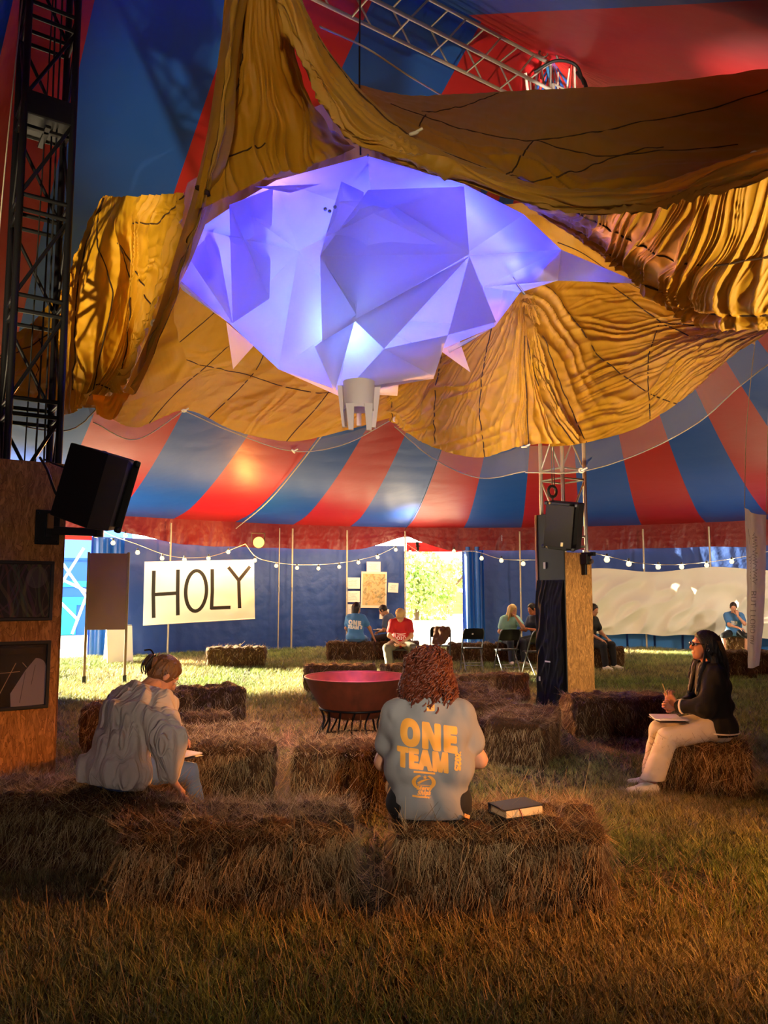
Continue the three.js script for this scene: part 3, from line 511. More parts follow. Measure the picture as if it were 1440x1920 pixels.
// the tall right-hand sheet that leans back up to the mast head
panel([
  [[640, 150, 8.6], [760, 178, 8.6], [860, 176, 8.5], [1010, 168, 8.2], [1200, 158, 7.8], [1440, 128, 7.2], [1600, 100, 6.8]],
  [[680, 200, 7.4], [760, 222, 7.3], [870, 252, 7.1], [1000, 264, 6.9], [1160, 280, 6.6], [1440, 270, 6.1], [1600, 250, 5.8]],
  [[700, 268, 6.4], [800, 300, 6.2], [890, 332, 6.0], [1000, 362, 5.8], [1100, 378, 5.6], [1290, 345, 5.2], [1600, 290, 5.0]],
], 220, 90, (u, v) => 0.07 * ridged(u * 5 - v * 2, v * 2.5, 6) * v + 0.03 * crisp(v * 7 - u * 5 + 1.5 * noise(u * 5, v * 2, 2)) * sstep(v, 0.4, 0.9) + 0.012 * noise(u * 40 - v * 10, v * 14, 2), GOLD2,
  [[[0.12, 0.35], [0.3, 0.48], [0.5, 0.54], [0.66, 0.58], [0.8, 0.52]], [[0.5, 0.54], [0.46, 0.8], [0.42, 0.98]], [[0.5, 0.54], [0.68, 0.32], [0.88, 0.1]], [[0.42, 0.99], [0.58, 0.86], [0.66, 0.6], [0.72, 0.5]], [[0.22, 0.35], [0.36, 0.15], [0.42, 0.02]], [[0.23, 0.4], [0.2, 0.6]]], 0.008);
// rolled front edge of that sheet
panel([
  [[552, -30, 5.4], [600, 70, 5.5], [660, 150, 5.7], [730, 218, 5.9], [790, 262, 5.9], [890, 305, 5.8], [1000, 345, 5.6], [1100, 364, 5.4], [1210, 352, 5.2], [1330, 312, 4.9], [1560, 240, 4.6]],
  [[530, -20, 5.1], [575, 90, 5.2], [622, 180, 5.4], [685, 250, 5.5], [745, 282, 5.5], [850, 322, 5.4], [970, 358, 5.2], [1095, 376, 5.0], [1215, 372, 4.85], [1330, 338, 4.6], [1560, 262, 4.3]],
  [[510, -30, 5.2], [552, 70, 5.35], [590, 170, 5.5], [632, 235, 5.6], [690, 278, 5.6], [800, 305, 5.5], [930, 364, 5.3], [1090, 386, 5.1], [1215, 384, 4.95], [1330, 350, 4.7], [1560, 280, 4.4]],
], 300, 60, (u, v) => Math.sin(v * Math.PI) * (0.07 * crisp(v * 4.2 + 0.9 * noise(u * 5, 1, 1)) + 0.035 * crisp(v * 10 + 1.8 * noise(u * 7, v * 2, 6)) + 0.05 * noise(u * 9, v * 4, 4)), GAUZE,
  [[[0, 0.08], [0.3, 0.1], [0.5, 0.06], [0.7, 0.05]]], 0.01);
// hanging right flap with crowded pleats
panel([
  [[950, 362, 5.9], [1090, 378, 5.6], [1210, 370, 5.4], [1330, 335, 5.2], [1450, 290, 5.0], [1600, 240, 4.8]],
  [[985, 385, 6.4], [1085, 412, 6.2], [1185, 445, 6.0], [1300, 470, 5.7], [1430, 450, 5.4], [1600, 420, 5.1]],
  [[1000, 394, 6.8], [1080, 426, 6.7], [1170, 482, 6.5], [1275, 550, 6.2], [1390, 570, 5.7], [1600, 540, 5.3]],
  [[1010, 402, 6.9], [1080, 446, 6.8], [1165, 506, 6.6], [1285, 596, 6.3], [1400, 618, 5.8], [1600, 590, 5.4]],
], 340, 120, (u, v) => { const a = sstep(u, 0.15, 0.5); return 0.03 * crisp(u * 40 + v * 3 + 1.8 * noise(u * 9, v * 3, 7)) * sstep(u, 0.1, 0.3) + a * 0.10 * crisp(u * 15 + 1.2 * noise(u * 6, v * 1.6, 2), 0.9) * (0.4 + 0.6 * sstep(v, 0.1, 0.7)) * (v > 0.82 ? 0.8 : 1) - 0.05 * Math.exp(-Math.pow((v - 0.84) * 22, 2)) + 0.02 * noise(u * 24, v * 10, 5); }, GOLD2,
  [[[0.1, 0.1], [0.3, 0.3], [0.55, 0.42], [1, 0.42]], [[0.12, 0.84], [0.4, 0.84], [0.7, 0.84], [1, 0.84]]], 0.009);
// inner front sheet that is hoisted to the top
panel([
  [[432, -40, 6.2], [470, -60, 6.0], [505, -60, 5.9], [540, -40, 5.9]],
  [[405, 120, 6.1], [450, 110, 6.3], [520, 110, 6.3], [575, 130, 5.9]],
  [[380, 260, 6.1], [430, 230, 6.4], [540, 210, 6.6], [620, 215, 6.0]],
  [[352, 402, 6.0], [420, 378, 6.25], [500, 342, 6.5], [575, 322, 6.6], [665, 262, 6.3]],
], 180, 140, (u, v) => 0.11 * ridged(u * 4 + 0.4 * v, v * 0.8, 6) * (0.3 + 0.7 * v) + 0.04 * crisp(u * 11 + 1.2 * noise(u * 3, v * 3, 3)) * sstep(v, 0.05, 0.4) + 0.015 * noise(u * 30, v * 10, 3), GOLD2,
  [[[0.05, 0.86], [0.3, 0.83], [0.5, 0.85]], [[0.34, 0.1], [0.3, 0.5], [0.24, 0.75]]], 0.008);
// violet-lit inner fold above the sculpture
panel([
  [[560, 200, 7.6], [640, 170, 7.7], [720, 200, 7.8], [800, 270, 7.9]],
  [[540, 270, 8.0], [640, 240, 8.2], [720, 250, 8.2], [820, 310, 8.2]],
  [[470, 330, 8.3], [600, 320, 8.5], [700, 320, 8.5], [840, 350, 8.4]],
], 70, 36, (u, v) => 0.09 * ridged(u * 9 - v * 2, v * 0.7, 3), BROWN);
panel([
  [[350, 340, 8.6], [470, 270, 8.6], [600, 225, 8.4]], [[330, 430, 8.9], [450, 390, 8.9], [570, 330, 8.8]], [[320, 540, 9.2], [430, 470, 9.2], [540, 420, 9.2]],
], 60, 50, pleat(6, 2, 0.06, 5), BROWN);
// gauzy strip down the left edge of the opening
panel([
  [[430, -40, 6.0], [412, 90, 6.0], [390, 240, 6.1], [366, 350, 6.2], [330, 470, 6.4], [290, 600, 6.7], [232, 735, 7.0]],
  [[455, -40, 5.8], [430, 100, 5.8], [412, 250, 5.9], [386, 360, 6.0], [352, 470, 6.2], [312, 590, 6.5], [250, 735, 6.8]],
  [[470, -40, 6.0], [446, 110, 6.0], [436, 260, 6.1], [402, 372, 6.2], [362, 480, 6.4], [322, 560, 6.7], [280, 640, 7.0]],
], 140, 20, (u, v) => Math.sin(v * Math.PI) * (0.05 * ridged(u * 5, v * 4, 8) + 0.03 * noise(u * 20, v * 8, 4)), GAUZE, [[[0.5, 0.05], [0.5, 0.5], [0.5, 1]]], 0.022);
// left-hand drape that falls from a corner
panel([
  [[196, 370, 7.6], [215, 371, 7.6], [260, 369, 7.4], [310, 366, 7.1], [352, 362, 6.8]],
  [[168, 430, 7.6], [200, 440, 7.35], [250, 436, 7.4], [305, 432, 7.2], [350, 425, 6.9]],
  [[143, 500, 7.6], [190, 520, 7.3], [240, 530, 7.5], [290, 540, 7.3], [330, 520, 7.0]],
  [[126, 600, 7.7], [175, 620, 7.3], [225, 640, 7.4], [262, 640, 7.4], [300, 600, 7.1]],
  [[128, 700, 7.7], [165, 690, 7.3], [205, 695, 7.35], [240, 700, 7.4], [270, 680, 7.2]],
  [[134, 778, 7.8], [158, 770, 7.4], [176, 742, 7.35], [212, 745, 7.4], [244, 738, 7.2]],
], 220, 200, (u, v) => (0.3 + 0.7 * v) * 0.09 * ridged(u * 5 + 0.5 * noise(v * 3, u * 2, 4), v * 0.9 + u, 5) + 0.05 * crisp(u * 9 + u * v * 2 + 1.3 * noise(u * 3, v * 3, 8)) * (0.3 + 0.7 * sstep(u * 0.6 + v, 0.2, 0.6)) + 0.03 * crisp(v * 11 - u * 5 + 2 * noise(u * 5, v * 5, 2)) * sstep(u, 0.5, 0.8) + 0.02 * noise(u * 26, v * 20, 6), GOLD,
  [[[0.05, 0.02], [0.34, 0.45], [0.36, 0.8], [0.42, 0.98]], [[0.35, 0.25], [0.6, 0.45], [0.62, 0.7], [0.66, 0.9]], [[0.35, 0.25], [0.7, 0.4], [0.85, 0.5]], [[0.5, 0.16], [0.72, 0.17], [1, 0.02]], [[0.05, 0.02], [0.12, 0.5], [0.2, 0.9]], [[0.42, 0.9], [0.7, 0.95]]], 0.008);
panel([
  [[180, 690, 7.5], [215, 700, 7.5], [262, 680, 7.5]], [[175, 735, 7.6], [215, 742, 7.6], [258, 728, 7.6]], [[184, 776, 7.7], [212, 786, 7.7], [246, 742, 7.6]],
], 40, 30, pleat(6, 3, 0.03, 3), GOLD2);
// the far left part behind the black mast
panel([
  [[20, 640, 9.4], [70, 612, 9.0], [112, 560, 8.4], [150, 500, 8.0]],
  [[6, 700, 9.4], [50, 690, 9.0], [110, 660, 8.5], [170, 620, 8.2]],
  [[10, 742, 9.4], [55, 750, 9.1], [110, 752, 8.6], [190, 760, 8.4]],
], 70, 40, (u, v) => 0.08 * ridged(v * 4 + u * 2, u * 2, 2) + 0.03 * noise(u * 12, v * 12, 4), GOLD, [[[0, 0.3], [0.4, 0.3], [1, 0.2]], [[0.5, 0.2], [0.5, 1]]]);
panel([
  [[60, 640, 9.6], [150, 560, 9.4], [250, 520, 9.2], [345, 480, 9.0]], [[100, 700, 10.0], [170, 690, 10.0], [260, 640, 10.0], [330, 600, 9.6]], [[130, 760, 10.2], [190, 764, 10.1], [280, 740, 10.3], [360, 700, 10.2]],
], 50, 36, pleat(5, 6, 0.05, 7), BROWN);
net([[[4, 742, 9.3], [60, 752, 9.1], [130, 770, 8.6], [180, 690, 7.8]], [[2, 780, 9.3], [50, 800, 9.1], [130, 806, 8.6], [190, 760, 7.9]]]);
// toggles and knots where the cloth is tied
part('knot', [[290, 606, 6.9], [236, 730, 7.2], [1100, 368, 5.2], [1412, 294, 5.0], [776, 250, 5.8], [345, 770, 11.1], [740, 786, 10.9], [550, 846, 11.4], [983, 838, 9.5], [1090, 882, 9.5]].map(([x, y, d], i) => { const p = at(x, y, d); return [moved(new THREE.TorusGeometry(0.03, 0.012, 6, 12), p.x, p.y, p.z, i, i * 0.7), rod(p, p.clone().add(V(0.07, 0.03, 0.02)), 0.012, 6)]; }), std('#e6dcc4', 0.8), canopy);

// ================================================================ the glowing white sculpture
const sculpt = thing('cloth_sculpture', 'large faceted white cloth sculpture glowing blue from within, hung under the gold canopy', 'sculpture');
const thin = (tr, c = '#d6d4e2') => new THREE.MeshPhysicalMaterial({ color: c, roughness: 1, side: THREE.DoubleSide, transmission: tr, thickness: 0, bumpMap: rep(folds, 0.7), bumpScale: 0.004 });
const SKIN1 = thin(0.72), SKIN2 = thin(0.66), SKIN3 = thin(0.4, '#e8e4ec');
function facets(tris, pts, mat, name = 'cloth_facet', n = 12, amp = 0.035) { // each facet is its own stretched piece of cloth, slightly sagging
  tris.forEach(([a, b, c], q) => {
    const A = at(...pts[a]), B = at(...pts[b]), C = at(...pts[c]), N = B.clone().sub(A).cross(C.clone().sub(A)).normalize(), P = [], I = [], U = [], ids = {};
    for (let i = 0; i <= n; i++) for (let j = 0; j <= n - i; j++) {
      const u = i / n, v = j / n, w = 1 - u - v, p = A.clone().multiplyScalar(w).addScaledVector(B, u).addScaledVector(C, v);
      p.addScaledVector(N, 27 * u * v * w * amp * 1.5 + u * v * w * 9 * amp * noise(u * 4, v * 4, q)); ids[i + ',' + j] = P.length / 3; P.push(p.x, p.y, p.z); U.push(p.x * 0.8 + p.z * 0.5, p.y * 0.8);
    }
    for (let i = 0; i < n; i++) for (let j = 0; j < n - i; j++) { I.push(ids[i + ',' + j], ids[(i + 1) + ',' + j], ids[i + ',' + (j + 1)]); if (i + j < n - 1) I.push(ids[(i + 1) + ',' + j], ids[(i + 1) + ',' + (j + 1)], ids[i + ',' + (j + 1)]); }
    const g = new THREE.BufferGeometry(); g.setAttribute('position', new THREE.Float32BufferAttribute(P, 3)); g.setAttribute('uv', new THREE.Float32BufferAttribute(U, 2)); g.setIndex(I); g.computeVertexNormals();
    part(name, g, mat, sculpt);
  });
}
{
  const p = { top: [688, 292, 8.1], tl: [518, 338, 7.8], l1: [440, 384, 7.7], l2: [372, 430, 7.8], l3: [316, 506, 8.0], l4: [342, 544, 7.9], l5: [432, 608, 7.7], l6: [522, 692, 7.4], bl: [634, 742, 7.2], bm: [652, 738, 7.15], c1: [660, 596, 6.9], c2: [560, 470, 6.8], c3: [700, 400, 6.9], c4: [868, 480, 7.0], tr: [870, 345, 7.9], tr2: [982, 402, 8.1], r1: [1052, 468, 8.1], tip: [1203, 532, 6.5], r2: [1046, 526, 8.0], r3: [975, 548, 7.8], r4: [906, 538, 7.4], r5: [928, 612, 7.3], b1: [815, 660, 7.2], b2: [813, 710, 7.2], b3: [748, 716, 7.2], b4: [745, 742, 7.2],
    k1: [600, 420, 9.0], k2: [820, 440, 9.1], k3: [700, 620, 8.8], k4: [470, 500, 8.8], k5: [960, 470, 8.8] };
  // front, left wing
  facets([['l3', 'l2', 'l5'], ['l3', 'l5', 'l4'], ['l2', 'l1', 'c2'], ['l2', 'c2', 'l5'], ['l5', 'c2', 'l6'], ['c2', 'c1', 'l6'], ['l6', 'c1', 'bl'], ['l1', 'tl', 'c2']], p, SKIN1);
  // front, upper middle
  facets([['tl', 'top', 'c3'], ['tl', 'c3', 'c2'], ['c2', 'c3', 'c1'], ['c3', 'c4', 'c1'], ['top', 'tr', 'c3'], ['c3', 'tr', 'c4']], p, SKIN1);
  // right wing and its long tip
  facets([['tr', 'tr2', 'c4'], ['tr2', 'r1', 'c4'], ['r1', 'r2', 'r4'], ['r1', 'r4', 'c4'], ['r2', 'r3', 'r4'], ['c4', 'r4', 'r5']], p, SKIN1);
  facets([['r1', 'tip', 'r2']], p, SKIN3, 'cloth_spike', 9, 0.01);
  // lower apron with stepped hem
  facets([['c1', 'c4', 'r5'], ['c1', 'r5', 'b1'], ['c1', 'b1', 'bl'], ['b1', 'b2', 'bm'], ['bm', 'b2', 'b3'], ['bm', 'b3', 'b4']], p, SKIN2);
  // back shell
  facets([['l3', 'k4', 'l5'], ['l1', 'k4', 'l3'], ['tl', 'k1', 'l1'], ['l1', 'k1', 'k4'], ['top', 'k1', 'tl'], ['top', 'tr', 'k2'], ['top', 'k2', 'k1'], ['tr', 'tr2', 'k2'], ['tr2', 'r1', 'k5'], ['tr2', 'k5', 'k2'], ['r1', 'r3', 'k5'], ['k1', 'k2', 'k3'], ['k1', 'k3', 'k4'], ['k4', 'k3', 'l6'], ['l5', 'k4', 'l6'], ['k3', 'k2', 'b1'], ['k2', 'k5', 'r5'], ['k2', 'r5', 'b1'], ['k3', 'b1', 'bm'], ['k3', 'bm', 'l6'], ['k5', 'r3', 'r5']], p, SKIN2);
  // overlapping second layers: lighter bands across the front
  const o = { a: [430, 384, 7.5], b: [512, 352, 7.5], c: [505, 560, 6.95], d: [436, 606, 7.45], e: [640, 340, 7.3], f: [682, 360, 7.2], g: [668, 590, 6.8], h: [628, 736, 7.05], i: [590, 650, 6.85], j: [690, 356, 7.1], k: [870, 350, 7.6], l: [880, 476, 6.95], m: [604, 640, 6.75], n: [664, 600, 6.75], q: [600, 480, 6.75], r: [930, 604, 7.2], s: [880, 480, 6.9], t: [814, 706, 7.05], u: [650, 730, 7.0], w: [840, 628, 7.0], x: [720, 654, 6.9], y: [352, 480, 7.85], z: [404, 430, 7.7], aa: [478, 350, 7.6], bb: [600, 345, 7.6], cc: [545, 362, 7.5] };
  facets([['a', 'b', 'c'], ['a', 'c', 'd'], ['e', 'f', 'g'], ['e', 'g', 'q'], ['j', 'k', 'l'], ['j', 'l', 'q'], ['q', 'l', 'm'], ['r', 's', 'w'], ['w', 't', 'x'], ['x', 't', 'u'], ['h', 'i', 'g'], ['n', 's', 'x'], ['y', 'z', 'd']], o, SKIN1, 'cloth_overlay');
  facets([['aa', 'bb', 'cc']], o, SKIN3, 'cloth_overlay', 7, 0.01);
  // loose points of cloth hanging below
  const s = { a: [424, 604, 7.8], b: [476, 648, 7.7], c: [437, 692, 7.75], d: [815, 650, 7.5], e: [862, 640, 7.5], f: [882, 698, 7.6], g: [634, 712, 7.0], h: [655, 700, 7.0], i: [642, 800, 7.0], j: [700, 722, 7.0], k: [716, 720, 7.0], l: [702, 802, 7.0], m: [690, 290, 8.0], n: [684, 352, 7.7], o: [692, 350, 7.7], p: [838, 654, 7.3], q: [928, 612, 7.25], r: [842, 662, 7.2] };
  facets([['a', 'b', 'c'], ['d', 'e', 'f'], ['m', 'n', 'o'], ['p', 'q', 'r']], s, SKIN3, 'cloth_spike', 7, 0.015);
  // the crown of white tapered legs at the bottom
  const crown = (x0, x1, y0, y1, d, tw) => { const a = at(x0, y0, d), b = at(x1, y0, d), c = at((x0 + x1) / 2 + tw, y1, d); const m = (q, r) => q.clone().lerp(r, 0.5); const th = 0.02, g = new THREE.BufferGeometry(); const cl = c.clone().add(V(-0.022, 0, 0)), cr = c.clone().add(V(0.022, 0, 0)); const P = []; const F2 = [a, b, cr, cl], K = F2.map((q) => q.clone().add(V(0, 0, -th * 2))); const tri = (q, r, t) => P.push(...q.toArray(), ...r.toArray(), ...t.toArray()); tri(F2[3], F2[2], F2[0]); tri(F2[2], F2[1], F2[0]); tri(K[0], K[2], K[3]); tri(K[0], K[1], K[2]); for (let i = 0; i < 4; i++) { const j = (i + 1) % 4; tri(F2[i], F2[j], K[i]); tri(F2[j], K[j], K[i]); } g.setAttribute('position', new THREE.Float32BufferAttribute(P, 3)); g.computeVertexNormals(); return g; };
  const WOOD = std('#e9dcd6', 0.7, { side: THREE.DoubleSide });
  for (const q of [[632, 652, 722, 800, 7.1, 4], [648, 664, 756, 805, 6.9, 2], [668, 678, 700, 798, 7.3, 0], [683, 699, 756, 806, 6.9, 1], [696, 714, 722, 801, 7.1, -5]]) part('crown_leg', crown(...q), WOOD, sculpt);
  const cc = at(673, 738, 7.05);
  part('crown_ring', [moved(new THREE.CylinderGeometry(0.135, 0.14, 0.05, 24, 1, true), cc.x, cc.y - 0.13, cc.z), moved(new THREE.CylinderGeometry(0.15, 0.135, 0.22, 24, 1, true), cc.x, cc.y, cc.z)], WOOD, sculpt);
  part('frame_rod', [rod(at(660, 500, 7.5), at(690, 290, 8.1), 0.01), rod(at(940, 492, 7.6), at(984, 552, 7.8), 0.012), rod(at(690, 440, 8), at(870, 560, 7.3), 0.01), rod(at(940, 492, 7.6), at(690, 440, 8), 0.01), rod(at(500, 440, 7.8), at(690, 440, 8), 0.01), rod(at(500, 440, 7.8), at(325, 505, 8), 0.01), rod(at(690, 440, 8), at(655, 720, 7.3), 0.01)], M.steel, sculpt);
  const b = part('fixing_bolt', [[610, 392, 7.1], [618, 396, 7.1], [628, 388, 7.1]].map(([x, y, d]) => { const q = at(x, y, d); return new THREE.SphereGeometry(0.018, 10, 8).translate(q.x, q.y, q.z); }), M.steel, sculpt);
  // blue lamps inside it
  const BLUE = new THREE.Color(0.02, 0.035, 1.0), CYAN = new THREE.Color(0.35, 0.8, 1.0), VIO = new THREE.Color(0.55, 0.25, 1.0);
  const lamp = (label, x, y, d, color, power, r = 0.05) => { const q = at(x, y, d), o2 = tag(part('blue_bulb', new THREE.SphereGeometry(r, 16, 12), new THREE.MeshStandardMaterial({ color: '#111111', emissive: color, emissiveIntensity: 6 }), scene), label, 'lamp'); o2.position.copy(q); const l = new THREE.PointLight(color, power); l.castShadow = true; l.shadow.radius = 3; o2.add(l); };
  lamp('blue bulb inside the sculpture behind its left wing', 470, 490, 8.0, BLUE, 9);
  lamp('blue bulb inside the sculpture at its middle, low', 585, 570, 7.7, BLUE, 9);
  lamp('blue bulb inside the sculpture at its upper right', 835, 420, 7.9, BLUE, 11);
  lamp('blue bulb inside the sculpture where its right tip begins', 945, 495, 7.75, BLUE, 5);
  lamp('violet bulb inside the sculpture at its upper left', 525, 372, 8.0, VIO, 1.6);
  lamp('pale blue bulb inside the sculpture behind its apron', 745, 580, 7.8, new THREE.Color(0.09, 0.11, 1), 10);
  const tube = tag(part('light_tube', rod(at(655, 560, 7.25), at(650, 660, 7.2), 0.02, 12), new THREE.MeshStandardMaterial({ color: '#222222', emissive: CYAN, emissiveIntensity: 14 }), scene), 'cyan glowing tube inside the sculpture above its white legs', 'lamp');
  const tl = new THREE.PointLight(CYAN, 0.5); tl.position.copy(at(652, 610, 7.1)); tl.castShadow = true; scene.add(tl);
}
// ================================================================ hay bales
const hayTex = canvasTex(512, 512, (c, w, h) => { c.fillStyle = '#5a4526'; c.fillRect(0, 0, w, h); for (let i = 0; i < 6500; i++) { const t = rnd(); c.strokeStyle = `rgba(${70 + 120 * t | 0},${52 + 92 * t | 0},${26 + 52 * t | 0},0.75)`; c.lineWidth = rr(0.8, 2.4); const x = rr(0, w), y = rr(0, h), l = rr(10, 46), a = rr(-0.45, 0.45) + 1.57; c.beginPath(); c.moveTo(x, y); c.quadraticCurveTo(x + l * 0.5 * Math.cos(a) + rr(-5, 5), y + l * 0.5 * Math.sin(a), x + l * Math.cos(a), y + l * Math.sin(a)); c.stroke(); } });
const hayMat = std('#b09674', 1, { map: hayTex, bumpMap: hayTex, bumpScale: 0.02 });
const strawMat = std('#ffffff', 0.75, { side: THREE.DoubleSide });
const strawGeo = (() => { // a bent flat stalk, one unit long, along +y
  const P = [], I = [], n = 4; for (let i = 0; i <= n; i++) { const t = i / n, w = 0.5 * (1 - 0.6 * t), z = 0.16 * t * t; P.push(-w, t, z, 0, t, z + 0.25 * w * 0.0, w, t, z); }
  for (let i = 0; i < n; i++) { const a = i * 3; I.push(a, a + 1, a + 3, a + 1, a + 4, a + 3, a + 1, a + 2, a + 4, a + 2, a + 5, a + 4); }
  const g = new THREE.BufferGeometry(); g.setAttribute('position', new THREE.Float32BufferAttribute(P, 3)); g.setIndex(I); g.computeVertexNormals(); return g;
})();
const STRAW = [[0.34, 0.20, 0.075], [0.46, 0.31, 0.13], [0.21, 0.11, 0.04], [0.60, 0.44, 0.22], [0.28, 0.19, 0.06]].map((c) => new THREE.Color().setRGB(...c));
const mtx = new THREE.Matrix4(), e1 = V(0, 0, 0), e2 = V(0, 0, 0), e3 = V(0, 0, 0);
function putStalk(inst, i, p, dir, nrm, len, width, color) {
  e2.copy(dir).normalize(); e1.copy(e2).cross(nrm).normalize(); e3.copy(e1).cross(e2).normalize();
  e1.multiplyScalar(width); e2.multiplyScalar(len); e3.multiplyScalar(len);
  mtx.makeBasis(e1, e2, e3).setPosition(p); inst.setMatrixAt(i, mtx); inst.setColorAt(i, color);
}
const FOOT = []; // where things stand, so that grass does not grow through them
const twineMat = std('#7d5c36', 0.9);
function bale(label, x, z, turn, len = 1.05, n = 2500, { w = 0.5, h = 0.42, y = 0, tilt = 0, big = 1, shag = 1 } = {}) {
  const o = thing('hay_bale', label, 'hay bale', [x, y, z], turn, 'hay bales under the big top'); o.rotation.z = tilt;
  FOOT.push({ x, z, c: Math.cos(turn), s: Math.sin(turn), a: len / 2, b: w / 2 });
  const q = rr(0, 90), g = new THREE.BoxGeometry(len, h, w, 40, 16, 18), P = g.attributes.position;
  const warp = (v) => {
    const a = len / 2, b = h / 2, c = w / 2, r = 0.1, cx = clamp(v.x, -a + r, a - r), cy = clamp(v.y, -b + r * 0.7, b - r * 0.7), cz = clamp(v.z, -c + r, c - r);
    const d = V(v.x - cx, v.y - cy, v.z - cz), L = d.length(); if (L > 1e-6) { d.multiplyScalar(1 / L); const k = Math.min(L, r * 0.85); v.set(cx + d.x * k, cy + d.y * k * 0.95, cz + d.z * k); v.addScaledVector(d, 0.035 * noise(v.x * 6 + q, v.y * 7, v.z * 7) + 0.018 * noise(v.x * 19 + q, v.y * 15, v.z * 15) - 0.022 * Math.pow(Math.abs(Math.sin((v.x + q) * 16)), 8)); }
    if (v.y < -h / 2 + 0.02) v.y = -h / 2; return v;
  };
  for (let i = 0; i < P.count; i++) { const v = warp(V(P.getX(i), P.getY(i), P.getZ(i))); P.setXYZ(i, v.x, v.y + h / 2, v.z); }
  const uv = g.attributes.uv; for (let i = 0; i < P.count; i++) { const nx = Math.abs(g.attributes.normal.getX(i)), ny = Math.abs(g.attributes.normal.getY(i)); uv.setXY(i, (nx > 0.5 ? P.getZ(i) : P.getX(i)) * 2, (ny > 0.5 ? P.getZ(i) : P.getY(i)) * 2); }
  g.computeVertexNormals(); part('body', g, hayMat, o);
  const inst = shadows(new THREE.InstancedMesh(strawGeo, strawMat, n)); inst.name = 'straw'; inst.userData.kind = 'stuff';
  const A = [len * w * 1.2, len * h, len * h, w * h, w * h], sum = A.reduce((s, v) => s + v, 0), col = new THREE.Color();
  for (let i = 0; i < n; i++) {
    let t = rnd() * sum, f = 0; while (t > A[f]) t -= A[f++];
    let p, nn, dir; const u = rr(-0.5, 0.5), v0 = rnd();
    const v = f === 0 ? v0 - 0.5 : 0.52 - Math.pow(v0, 1.35);
    if (f === 0) { p = V(u * len, h / 2, v * w); nn = V(0, 1, 0); const a = rr(0, 6.28); dir = V(Math.cos(a), rr(0.0, 0.35) * shag, Math.sin(a) * 1.2); if (Math.abs(v) > 0.33) dir.set(rr(-0.7, 0.7), rr(-0.5, 0.3), Math.sign(v)); }
    else if (f < 3) { const sg = f === 1 ? 1 : -1; p = V(u * len, v * h, sg * w / 2); nn = V(0, 0, sg); dir = V(rr(-0.6, 0.6) * (rnd() < 0.25 ? 2.5 : 1), rnd() < 0.14 ? 0.5 : -1, sg * rr(0.0, 0.38) * shag); }
    else { const sg = f === 3 ? 1 : -1; p = V(sg * len / 2, v * h, u * w); nn = V(sg, 0, 0); dir = V(sg * rr(0.05, 0.4) * shag, -1, rr(-0.6, 0.6)); }
    warp(p); p.y += h / 2; if (p.y < 0.02) p.y = 0.02;
    let l = rr(0.04, 0.16) * (rnd() < 0.08 ? 1.7 : 1); if (f > 0 && dir.y < 0) l = Math.min(l, (p.y) / (-dir.y / dir.length()) + 0.03);
    p.addScaledVector(nn, -0.012);
    col.copy(STRAW[(rnd() * 5) | 0]).multiplyScalar(rr(0.65, 1.2)); putStalk(inst, i, p, dir, nn, l, rr(0.0018, 0.0036) * big, col);
  }
  o.add(inst);
  for (const k of [-0.17, 0.17]) { const pts = []; for (const [yy, zz] of [[h - 0.01, -w / 2 + 0.05], [h + 0.0, 0], [h - 0.01, w / 2 - 0.05], [h - 0.06, w / 2], [h / 2, w / 2 + 0.004], [0.06, w / 2]]) pts.push(V(k * len * 1.4 + 0.01 * noise(yy * 9, zz * 9, k), yy, zz)); part('twine', pipe(pts, 0.003, 5, 24), twineMat, o); }
  return o;
}
bale('shaggy hay bale nearest the camera, the left of the front two, nobody on it', -0.76, -4.28, R(4), 1.2, 21000, { w: 0.56, h: 0.42, shag: 1.2 });
bale('hay bale nearest the camera on the right, under the man in the lettered shirt', 0.6, -4.26, R(-2), 1.12, 21000, { w: 0.56, h: 0.42, shag: 1.2 });
bale('hay bale at the lower left edge, under the woman in the pale blouse', -1.86, -4.78, R(-9), 1.3, 19000, { w: 0.6, h: 0.43, shag: 1.2 });
bale('hay bale just right of the seated woman\'s denim knee, its dark end showing', -1.3, -6.25, R(5), 0.92, 9000, { w: 0.52, h: 0.44 });
bale('hay bale with an orange-lit top left of the man in the lettered shirt', -0.22, -5.98, R(-8), 0.95, 9000, { w: 0.54, h: 0.46 });
bale('square-ended hay bale right of the man in the lettered shirt', 1.36, -7.62, R(68), 1.0, 8000, { w: 0.56, h: 0.44 });
bale('long hay bale behind the square-ended one, second of the row toward the mast', 1.2, -8.75, R(80), 1.05, 3600, { w: 0.55, h: 0.44 });
bale('hay bale by the black-draped column, third of the row behind the man', 1.1, -9.95, R(84), 1.05, 2600);
bale('farthest hay bale of the row that runs back behind the man\'s head', 1.5, -11.35, R(20), 1.2, 1800);
bale('hay bale right of the column\'s bare chipboard face', 2.62, -8.95, R(6), 1.15, 3600, { w: 0.6, h: 0.44 });
bale('hay bale under the long-haired woman in the black jacket', 2.54, -6.36, R(-22), 0.74, 8000, { w: 0.52, h: 0.43, shag: 1.5 });
bale('hay bale against the chipboard box, its left end hidden', -2.55, -7.9, R(10), 0.9, 3500, { h: 0.5 });
bale('hay bale behind the pale blouse\'s shoulder, beside the chipboard box', -2.62, -8.8, R(32), 0.9, 2600, { h: 0.46 });
bale('hay bale with a bright orange corner beyond the seated woman\'s face', -2.3, -9.6, R(28), 1.2, 3400, { h: 0.44 });
bale('low flattened hay bale between the orange-cornered bale and the denim knee', -1.62, -7.3, R(14), 1.1, 5500, { h: 0.34, w: 0.62 });
bale('low hay bale lying in shadow left of the flattened one', -2.05, -8.45, R(20), 0.85, 3000, { h: 0.3 });
